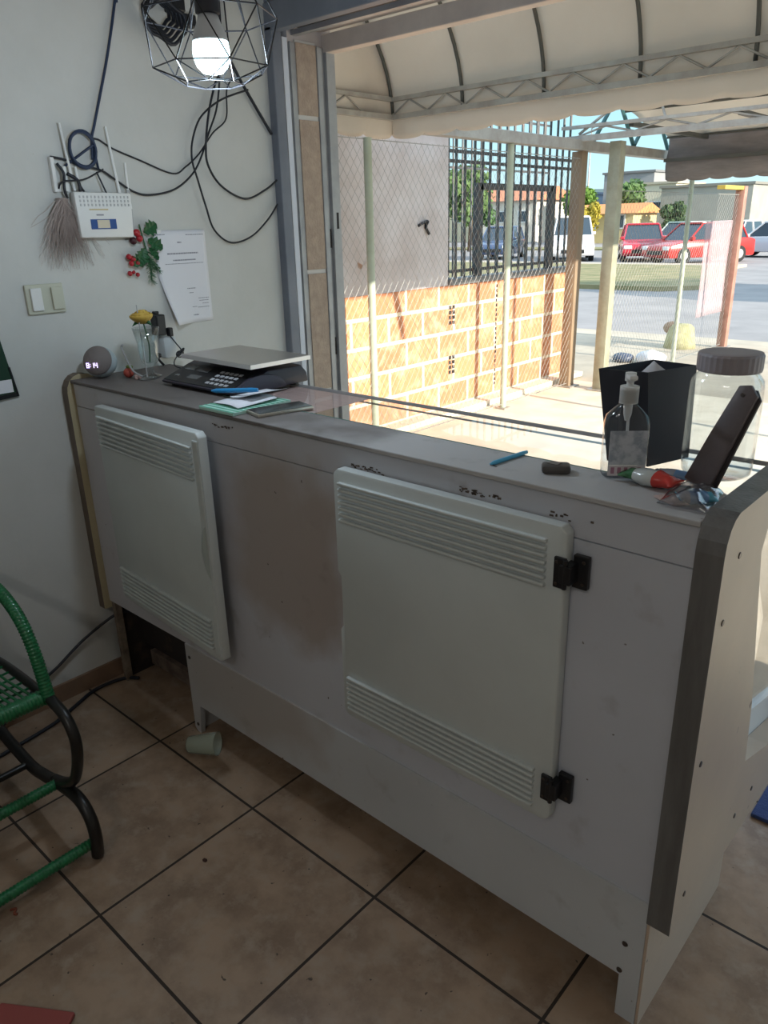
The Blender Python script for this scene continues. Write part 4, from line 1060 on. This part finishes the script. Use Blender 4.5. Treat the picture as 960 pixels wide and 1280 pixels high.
# ---- canopy 1: vaulted cream awning over the porch
XL, XR, YF = -1.25, 2.3, 3.0
t = thing('vaulted_awning', 'cream cloth awning vaulted over the porch on a steel truss with a scalloped valance', 'awning', (0, 2.1, 2.1))
def vault(s):  # s 0..1 from truss up and back to the facade
    a = s*PI/2; return (1.24+(YF+.0-1.24)*math.cos(a), 2.125+1.03*math.sin(a))
def cf(u, v):
    y, z = vault(v); x = XL+(XR-XL)*u
    sag = .012*math.sin(((x-XL)/.54 % 1)*PI)*math.sin(PI*v)
    wr = .008*noise.noise(Vector((x*2.5, v*3+x, 1)))
    return Vector((x, y+sag+wr, z+sag))
MB().grid(cf, 90, 28).build('cloth', m_fabric, t, smooth='all', solid=.003)
b = MB(); N = 16
c0 = [b.b.verts.new((XL-.005, vault(k/N)[0], vault(k/N)[1])) for k in range(N+1)]; c1 = [b.b.verts.new((XL-.005+.02*math.sin(k), vault(k/N)[0], 2.122)) for k in range(N+1)]
for k in range(N): b.face([c0[k], c0[k+1], c1[k+1], c1[k]])
b.build('end_cloth', m_fabric, t, smooth='all', solid=.003)
b = MB()  # right end cloth: unseen, added to keep the sun off the porch wall
c0 = [b.b.verts.new((XR+.005, vault(k/N)[0], vault(k/N)[1])) for k in range(N+1)]; c1 = [b.b.verts.new((XR+.005+.02*math.sin(k), vault(k/N)[0], min(2.46, vault(k/N)[1]-.01))) for k in range(N+1)]
for k in range(N): b.face([c0[k], c0[k+1], c1[k+1], c1[k]])
b.build('end_cloth', m_fabric, t, smooth='all', solid=.003)
for i in range(7):
    x = XL+.012+i*.545
    MB().tube([(x, vault(k/20)[0]-.014, vault(k/20)[1]-.012) for k in range(21)], .0105, 8).build('rib', m_rib, t, smooth='all')
MB().box((XL, YF-.04, 2.10), (XR, YF-.01, 2.13)).box((XL, YF-.04, 2.205), (XR, YF-.01, 2.228)).build('truss_chord', m_truss, t)
b = MB(); x = XL+.02
while x < XR-.28: b.tube([(x, YF-.025, 2.13), (x+.14, YF-.025, 2.205)], .006, 6); b.tube([(x+.14, YF-.025, 2.205), (x+.28, YF-.025, 2.13)], .006, 6); x += .28
b.build('truss_lacing', m_truss, t)
MB().box((XL, 1.25, 2.10), (XL+.03, YF-.041, 2.13)).box((XL, 1.25, 2.205), (XL+.03, YF-.041, 2.228)).build('side_chord', m_truss, t)
b = MB(); y = 1.3
while y < YF-.3: b.tube([(XL+.015, y, 2.13), (XL+.015, y+.14, 2.205)], .006, 6); b.tube([(XL+.015, y+.14, 2.205), (XL+.015, y+.28, 2.13)], .006, 6); y += .28
b.build('side_lacing', m_truss, t)
def valance(L_, fn, ztop, drop, sc=.26, amp=.03):
    n = int(L_/.02)
    def f(u, v):
        d = u*L_; ph = (d/sc) % 1; zb = ztop-drop+amp*(1-math.sin(PI*ph)**.35)
        p = fn(d, .010*math.sin(d*8)*v+.02*v*v*(1 if True else 0)); p.z = ztop+(zb-ztop)*v; return p
    return MB().grid(f, n, 5)
valance(XR-XL+.03, lambda d, o: Vector((XL-.03+d, YF+.004+o, 0)), 2.128, .135).build('valance', m_fabric, t, smooth='all', solid=.003)
valance(YF-1.25, lambda d, o: Vector((XL-.010-o, YF+.02-d, 0)), 2.128, .135).build('side_valance', m_fabric, t, smooth='all', solid=.003)
t = thing('added_sunshade', 'added unseen cream cloth curtain hung along the right side of the porch', 'sunshade', (2.4, 4.5, 0))  # added out of view to cast the shade line on the block wall
MB().grid(lambda u, v: Vector((2.40+.03*math.sin(u*60), 1.40+6.2*u, 2.495+1.15*v)), 120, 4).build('cloth', m_fabric, t, smooth='all', solid=.003)
for y in (1.42, 4.5, 7.58): MB().tube([(2.47, y, -.1), (2.47, y, 3.65)], .025, 8).build('pole', m_truss, t, smooth='all')
# ---- canopy 2: flat awning beyond
t = thing('flat_awning', 'farther awning with battens under it and a scalloped valance coloured dark as in shade', 'awning', (.4, 6.2, 2.2))
X2, X3 = -1.13, 1.3
def ff(u, v):
    y = 5.35+1.65*v; return Vector((X2+(X3-X2)*u, y, 2.50-.27*v+.015*math.sin(v*5*PI)))
MB().grid(ff, 30, 25).build('cloth', m_fabric, t, smooth='all', solid=.003)
b = MB()
for k in range(6): b.tube([(X2, 5.38+1.6*k/5, 2.48-.26*k/5), (X3, 5.38+1.6*k/5, 2.48-.26*k/5)], .010, 6)
for x in (-.75, .1, .95): b.box((x-.02, 5.36, 2.18), (x+.02, 7.0, 2.215))
b.build('batten', m_rib, t)
MB().box((-1.35, 5.30, 2.10), (X3, 5.34, 2.145)).box((-1.35, 5.30, 2.20), (X3, 5.34, 2.225)).build('truss_chord', m_truss, t)
b = MB(); x = -1.2
while x < X3-.5: b.tube([(x, 5.32, 2.14), (x+.25, 5.32, 2.20)], .008, 6); b.tube([(x+.25, 5.32, 2.20), (x+.5, 5.32, 2.14)], .008, 6); x += .5
b.tube([(-.55, 5.35, 2.42), (-.45, 5.33, 2.2)], .010, 6); b.tube([(-1.2, 5.34, 2.16), (-.8, 5.34, 2.40)], .012, 6)
b.build('truss_lacing', m_truss, t)
def v2(u, v):
    x = X2+(X3-X2)*u; ph = ((x-X2)/.22) % 1
    zb = 1.82+.025*(1-math.sin(PI*ph)**.35); z = 2.24+(zb-2.24)*v
    return Vector((x, 7.02+.02*math.sin(v*7)+.01*math.sin(x*5), z))
MB().grid(v2, 110, 10).build('valance', m_fabric_shade, t, smooth='all', solid=.003)
MB().box((X2, 6.95, 2.0), (X3, 6.985, 2.03)).build('valance_pole', m_rib, t)
# ---- things at the street edge of the porch
t = thing('concrete_bollard', 'short pale concrete stump at the street edge behind the fence post', 'bollard', (-1.35, 8.3, 0))
b = MB().lathe([(.19, 0), (.17, .10), (.15, .24), (.11, .28), (0, .29)], (-1.30, 8.35, -.0115), 14); b.build('stump', mat('mossy_yellow_cement', (.50, .47, .28), .9, col2=(.30, .30, .14), scale=9), t, smooth='all')
MB().sphere((-1.42, 8.35, .22), .10, 2, sq=(1, 1, .8)).build('brown_cap', mat('brown_dirt_cap', (.30, .20, .13), .9), t, smooth='all')
def sack(label, c, r, m, seed):
    b = MB().sphere(c, r, 3, sq=(1.3, 1, .62))
    for v in b.b.verts:
        d = noise.noise(v.co*9+Vector((seed, 0, 0)))*.28*r; v.co += (v.co-Vector(c)).normalized()*d; v.co.z = max(v.co.z, -.0105)
    tag(b.build('rubbish_sack', m, smooth='all'), label, 'rubbish bag')
sack('crumpled white plastic rubbish bag on the ground before the concrete stump', (-1.12, 7.1, .05), .13, mat('white_bag', (.66, .68, .72), .4), 1)
sack('dark blue crumpled rubbish bag left of the white bag', (-1.42, 7.05, .035), .10, mat('dark_blue_bag', (.05, .07, .12), .4), 4)

# ---- cars
m_tyre = mat('tyre_rubber', (.02, .02, .02), .8); m_win = mat('car_window_glass', (.04, .06, .08), .1)
m_hub = mat('wheel_silver', (.5, .5, .5), .35, .7); m_lamp = mat('headlight_lens', (.8, .8, .78), .2)
def car(name, label, cat, loc, rz, paint, L_=3.9, W=1.62, Hc=1.45, hood=.9, van=False):
    t = thing(name, label, cat, (loc[0], loc[1], -.124), rz)
    pm = mat(name+'_paint', paint, .25, coat=.6)
    h = L_/2; hb = Hc*.58
    side = [(-h, .32), (-h+.05, .22), (h-.10, .22), (h, .36), (h-.02, .58), (h-.10, .68), (h-hood, hb), (-h+.25, hb+.04), (-h+.02, hb-.04)]
    b = MB().prism(side, -W/2, W/2, 'y', bev=.05); bd = b.build('body', pm, t, smooth=True, world=False)
    c1 = h-hood-.02; rear = -h+(.12 if van else .35)
    b = MB(); roof = [(c1-.62, Hc-.05), (rear+.30, Hc-.03)]
    def loop(pts, wd): return [(p[0], s*wd, p[1]) for s in (-1, 1) for p in pts]
    V = {}
    for s in (-1, 1):
        V[s] = [b.b.verts.new(q) for q in ((c1, s*W*.46, hb-.01), (rear, s*W*.46, hb-.01), (rear+.28, s*W*.38, Hc-.07), (c1-.62, s*W*.38, Hc-.07))]
        b.face(V[s] if s > 0 else V[s][::-1])
    for k in range(4): b.face([V[-1][k], V[-1][(k+1) % 4], V[1][(k+1) % 4], V[1][k]])
    b.build('windows', m_win, t, world=False)
    MB().box((rear+.22, -W*.385, Hc-.075), (c1-.58, W*.385, Hc), bev=.03).build('roof', pm, t, smooth=True, world=False)
    for s in (-1, 1):
        xm = (c1+rear)/2-.1
        for xa, xb in ((c1, c1-.62), (rear, rear+.28), (xm, xm)): MB().tube([(xa, s*W*.463, hb), (xb, s*W*.387, Hc-.06)], .035, 5).build('window_pillar', pm, t, world=False)
    for sx in (-1, 1):
        for s in (-1, 1):
            M = Matrix.Translation((sx*(h-.70), s*(W/2-.09), .30)) @ Matrix.Rotation(PI/2, 4, 'X')
            wh = MB().lathe([(.18, -.10), (.29, -.10), (.30, -.07), (.30, .07), (.29, .10), (.18, .10)], n=20, M=M).build('wheel', m_tyre, t, smooth=True, world=False)
            MB().lathe([(0, -.105), (.17, -.10), (.18, -.08), (.18, .08), (.17, .10), (0, .105)], n=16, M=M).build('hub', m_hub, wh, smooth=True, world=False)
    for s in (-1, 1): MB().box((h-.10, s*W*.38-.16, .50), (h+.01, s*W*.38+.16, .64), bev=.03).build('headlight', m_lamp, t, world=False)
    MB().box((h-.06, -W*.27, .34), (h+.012, W*.27, .48)).build('grille', m_black, t, world=False)
    for s in (-1, 1): MB().box((c1-.15, s*W*.5-.07, hb), (c1-.02, s*W*.5+.07, hb+.12), bev=.02).build('side_mirror', pm, t, world=False)
    return t
D = math.radians
car('hatchback_car', 'red hatchback parked left of the other red car, nose to the shop', 'car', (-12.0, 31.0), D(-62), (.50, .02, .04), 3.7)
car('hatchback_car', 'red hatchback on the right, crossed by the slim fence post', 'car', (-9.1, 29.6), D(-120), (.52, .025, .02), 3.9)
car('pickup_car', 'white pickup parked behind the brown square post', 'car', (-15.2, 31.0), D(-60), (.75, .75, .76), 4.6, 1.75, 1.8, 1.2, True)
car('hatchback_car', 'pale green and white car parked between and behind the two red ones', 'car', (-13.2, 38.5), D(-100), (.45, .55, .48), 3.9)
car('hatchback_car', 'white car parked behind the right red car', 'car', (-10.6, 38.0), D(-95), (.75, .76, .74), 3.9)
car('sedan_car', 'silver car at the right edge on the far side of the street', 'car', (-7.6, 34.5), D(170), (.55, .58, .62), 4.3, 1.7, 1.4, 1.1)
car('hatchback_car', 'dark blue car parked left of the white pickup, seen through the iron bars', 'car', (-19.2, 31.5), D(-70), (.05, .08, .16), 3.8)
car('hatchback_car', 'pale silver car seen through the left iron bars', 'car', (-23.5, 31.5), D(-50), (.60, .62, .64), 3.9)

# ---- trees
m_bark = mat('tree_bark', (.12, .08, .05), .9)
def tree(label, x, y, h, r, col, seed, name='leafy_tree', n=1500, ls=.22, trunk=.35):
    random.seed(seed); t = thing(name, label, 'tree', (x, y, -.12))
    z0 = h*trunk
    MB().tube([(x, y, -.12), (x+.05*r, y, z0), (x, y, h*.75)], [.10*r**.5, .08*r**.5, .02], 8).build('trunk', m_bark, t, smooth='all')
    b = MB(); bl = [(Vector((x+random.gauss(0, .42)*r, y+random.gauss(0, .42)*r, z0+(h-z0)*random.uniform(.25, .82))), r*random.uniform(.38, .6)) for _ in range(9)]
    for i in range(n):
        c, rr = random.choice(bl); d = Vector((random.gauss(0, 1), random.gauss(0, 1), random.gauss(0, 1))).normalized()
        p = c+d*rr*random.uniform(.7, 1.08)*Vector((1, 1, .8)).length/1.6
        a = Vector((random.gauss(0, 1), random.gauss(0, 1), random.gauss(0, 1))).normalized(); q = a.cross(d).normalized() if a.cross(d).length > .01 else a.orthogonal()
        s = ls*random.uniform(.6, 1.2)
        vs = [b.b.verts.new(p+a*s*i_+q*s*j_*.7) for i_, j_ in ((-1, 0), (0, -1), (1, 0), (0, 1))]; b.face(vs)
    for c, rr in bl: b.sphere(tuple(c), rr*.72, 1)
    b.build('foliage', mat('leaves', col, .7, col2=tuple(v*.6 for v in col), scale=2.2, translucent=.25), t)
tree('bright green round tree between the brown and the greenish post', -30.2, 59, 4.0, 1.3, (.16, .30, .05), 1)
tree('dark green tree seen through the left end of the iron bars', -33.5, 44, 5.6, 2.6, (.10, .22, .05), 2)
tree('olive tree seen through the iron bars left of the gate frame', -26.5, 39, 4.6, 1.7, (.15, .25, .08), 3)
tree('soft green tree growing before the grey building', -26.6, 60, 4.2, 1.5, (.14, .24, .08), 4)
tree('dark shrubby tree between the right red car and the tan building', -20.8, 56, 2.5, .8, (.08, .14, .05), 5, trunk=.2)
tree('low dark tree at the far right edge above the street', -15.5, 72, 5.0, 1.8, (.08, .14, .07), 6)
tree('small tree far behind the pickup', -34.8, 51, 3.6, 1.4, (.10, .20, .07), 8)
tree('yellow flowering bush before the orange-roofed house', -25.6, 52, 2.9, 1.1, (.50, .42, .06), 9, name='flowering_bush', n=900, ls=.16, trunk=.1)
# street trees right of the porch, outside the picture, that shade the road
tree('tall street tree standing right of the porch', 11.0, 15.5, 6.5, 2.6, (.10, .2, .05), 21, n=2200, ls=.3)
tree('broad street tree farther along the road at right', 18.0, 27.0, 7.5, 3.2, (.10, .2, .05), 22, n=2200, ls=.34)

# ---- far buildings
def building(label, x0, y0, x1, y1, h, wall, roofc=None, wins=3, gable=.0, name='house', door=True):
    t = thing(name, label, 'building', ((x0+x1)/2, (y0+y1)/2, -.12))
    mw = mat('house_wall', wall, .85, col2=tuple(v*.85 for v in wall), scale=.8)
    MB().box((x0, y0, -.12), (x1, y1, h)).build('wall', mw, t)
    rc = mat('roof_colour', roofc or tuple(v*.6 for v in wall), .8)
    if gable: MB().prism([(y0-.4, h), (y1+.4, h), ((y0+y1)/2, h+gable)], x0-.4, x1+.4, 'x').build('roof', rc, t)
    else: MB().box((x0-.15, y0-.15, h), (x1+.15, y1+.15, h+.18)).build('roof', rc, t)
    for k in range(wins):
        xc = x0+(x1-x0)*(k+.5)/wins
        f = MB().box((xc-.55, y0-.06, h*.45), (xc+.55, y0+.02, h*.45+1.0)).build('window', m_white, t)
        MB().box((xc-.45, y0-.08, h*.45+.1), (xc+.45, y0-.061, h*.45+.9)).build('pane', m_win, f)
    return t
building('long low tan building behind the right red car', -24.5, 62, -17.6, 70, 3.7, (.36, .35, .30), None, 0)
building('cream building with flat roof right of the grey building', -28.2, 66, -25.0, 72, 4.2, (.70, .64, .48), None, 1)
building('grey blocky building behind the soft green tree', -33.5, 70, -28.7, 78, 5.4, (.30, .30, .30), None, 2)
building('low house with orange tiled roof behind the red cars', -27.5, 54, -23.0, 58, 1.9, (.66, .54, .28), (.62, .26, .10), 2, gable=.7)
building('small pale blue-grey house left of the grey building', -40.5, 72, -36.0, 76, 3.9, (.40, .48, .60), (.30, .36, .46), 2)
building('white house with red tiled roof seen through the iron bars', -40, 58, -33.5, 64, 3.2, (.72, .66, .56), (.55, .22, .12), 3, gable=1.1)
building('pale yellow house seen through the gate frame of the grille', -49, 60, -41.5, 66, 3.4, (.72, .62, .42), (.50, .24, .14), 3, gable=1.0)
building('white house at the left end of the far row', -60, 58, -51, 64, 3.4, (.70, .70, .68), (.45, .25, .18), 3, gable=1.1)
building('long white walled depot at the far right of the street', -21.0, 82, -6.0, 88, 2.3, (.56, .62, .68), (.30, .34, .40), 0, name='depot')
building('dark roofed far building above the depot', -24, 95, -12, 100, 4.6, (.26, .30, .36), (.20, .22, .28), 3, gable=1.2)
struct(MB().prism([(-140, -.3), (-140, 6), (-100, 8), (-70, 6.5), (-40, 5.4), (-10, 5.0), (30, 5.5), (60, -.3)], 118, 124, 'y'), 'hill_ground', mat('distant_hill', (.24, .30, .30), .9))
# lamp pole
t = thing('street_lamp', 'tall thin street lamp pole rising behind the bright green tree', 'street lamp', (-33, 66, -.12))
MB().tube([(-33, 66, -.12), (-33, 66, 9)], [.09, .05], 8).build('pole', m_truss, t, smooth='all')
MB().tube([(-33, 66, 9), (-32, 66, 9.3)], .05, 6).box((-32.3, 65.85, 9.22), (-31.5, 66.15, 9.36)).build('lamp_arm', m_truss, t)

# repeats of one kind share a group phrase
GROUPS = {'fence_post': 'round fence posts of the porch', 'square_post': 'square posts along the porch fence', 'chain_link_fence': 'chain-link fence sections',
          'hatchback_car': 'cars parked across the street', 'leafy_tree': 'trees beyond the street', 'house': 'houses and low buildings beyond the street',
          'wall_cable': 'black cables looped on the left wall', 'snack_packet': 'snack packets at the counter end', 'pen': 'blue pens on the counter',
          'paper_slip': 'paper slips on the notebook', 'iron_grille': 'iron bar grilles of the neighbouring porch', 'floor_cable': 'black cables near the skirting',
          'food_crumb': 'crumbs on the floor tiles', 'rubbish_sack': 'rubbish bags by the fence', 'hollow_block': 'open blocks in the clay wall'}
for o in list(SC.objects):
    if o.parent is None and o.name.split('.')[0] in GROUPS: o['group'] = GROUPS[o.name.split('.')[0]]
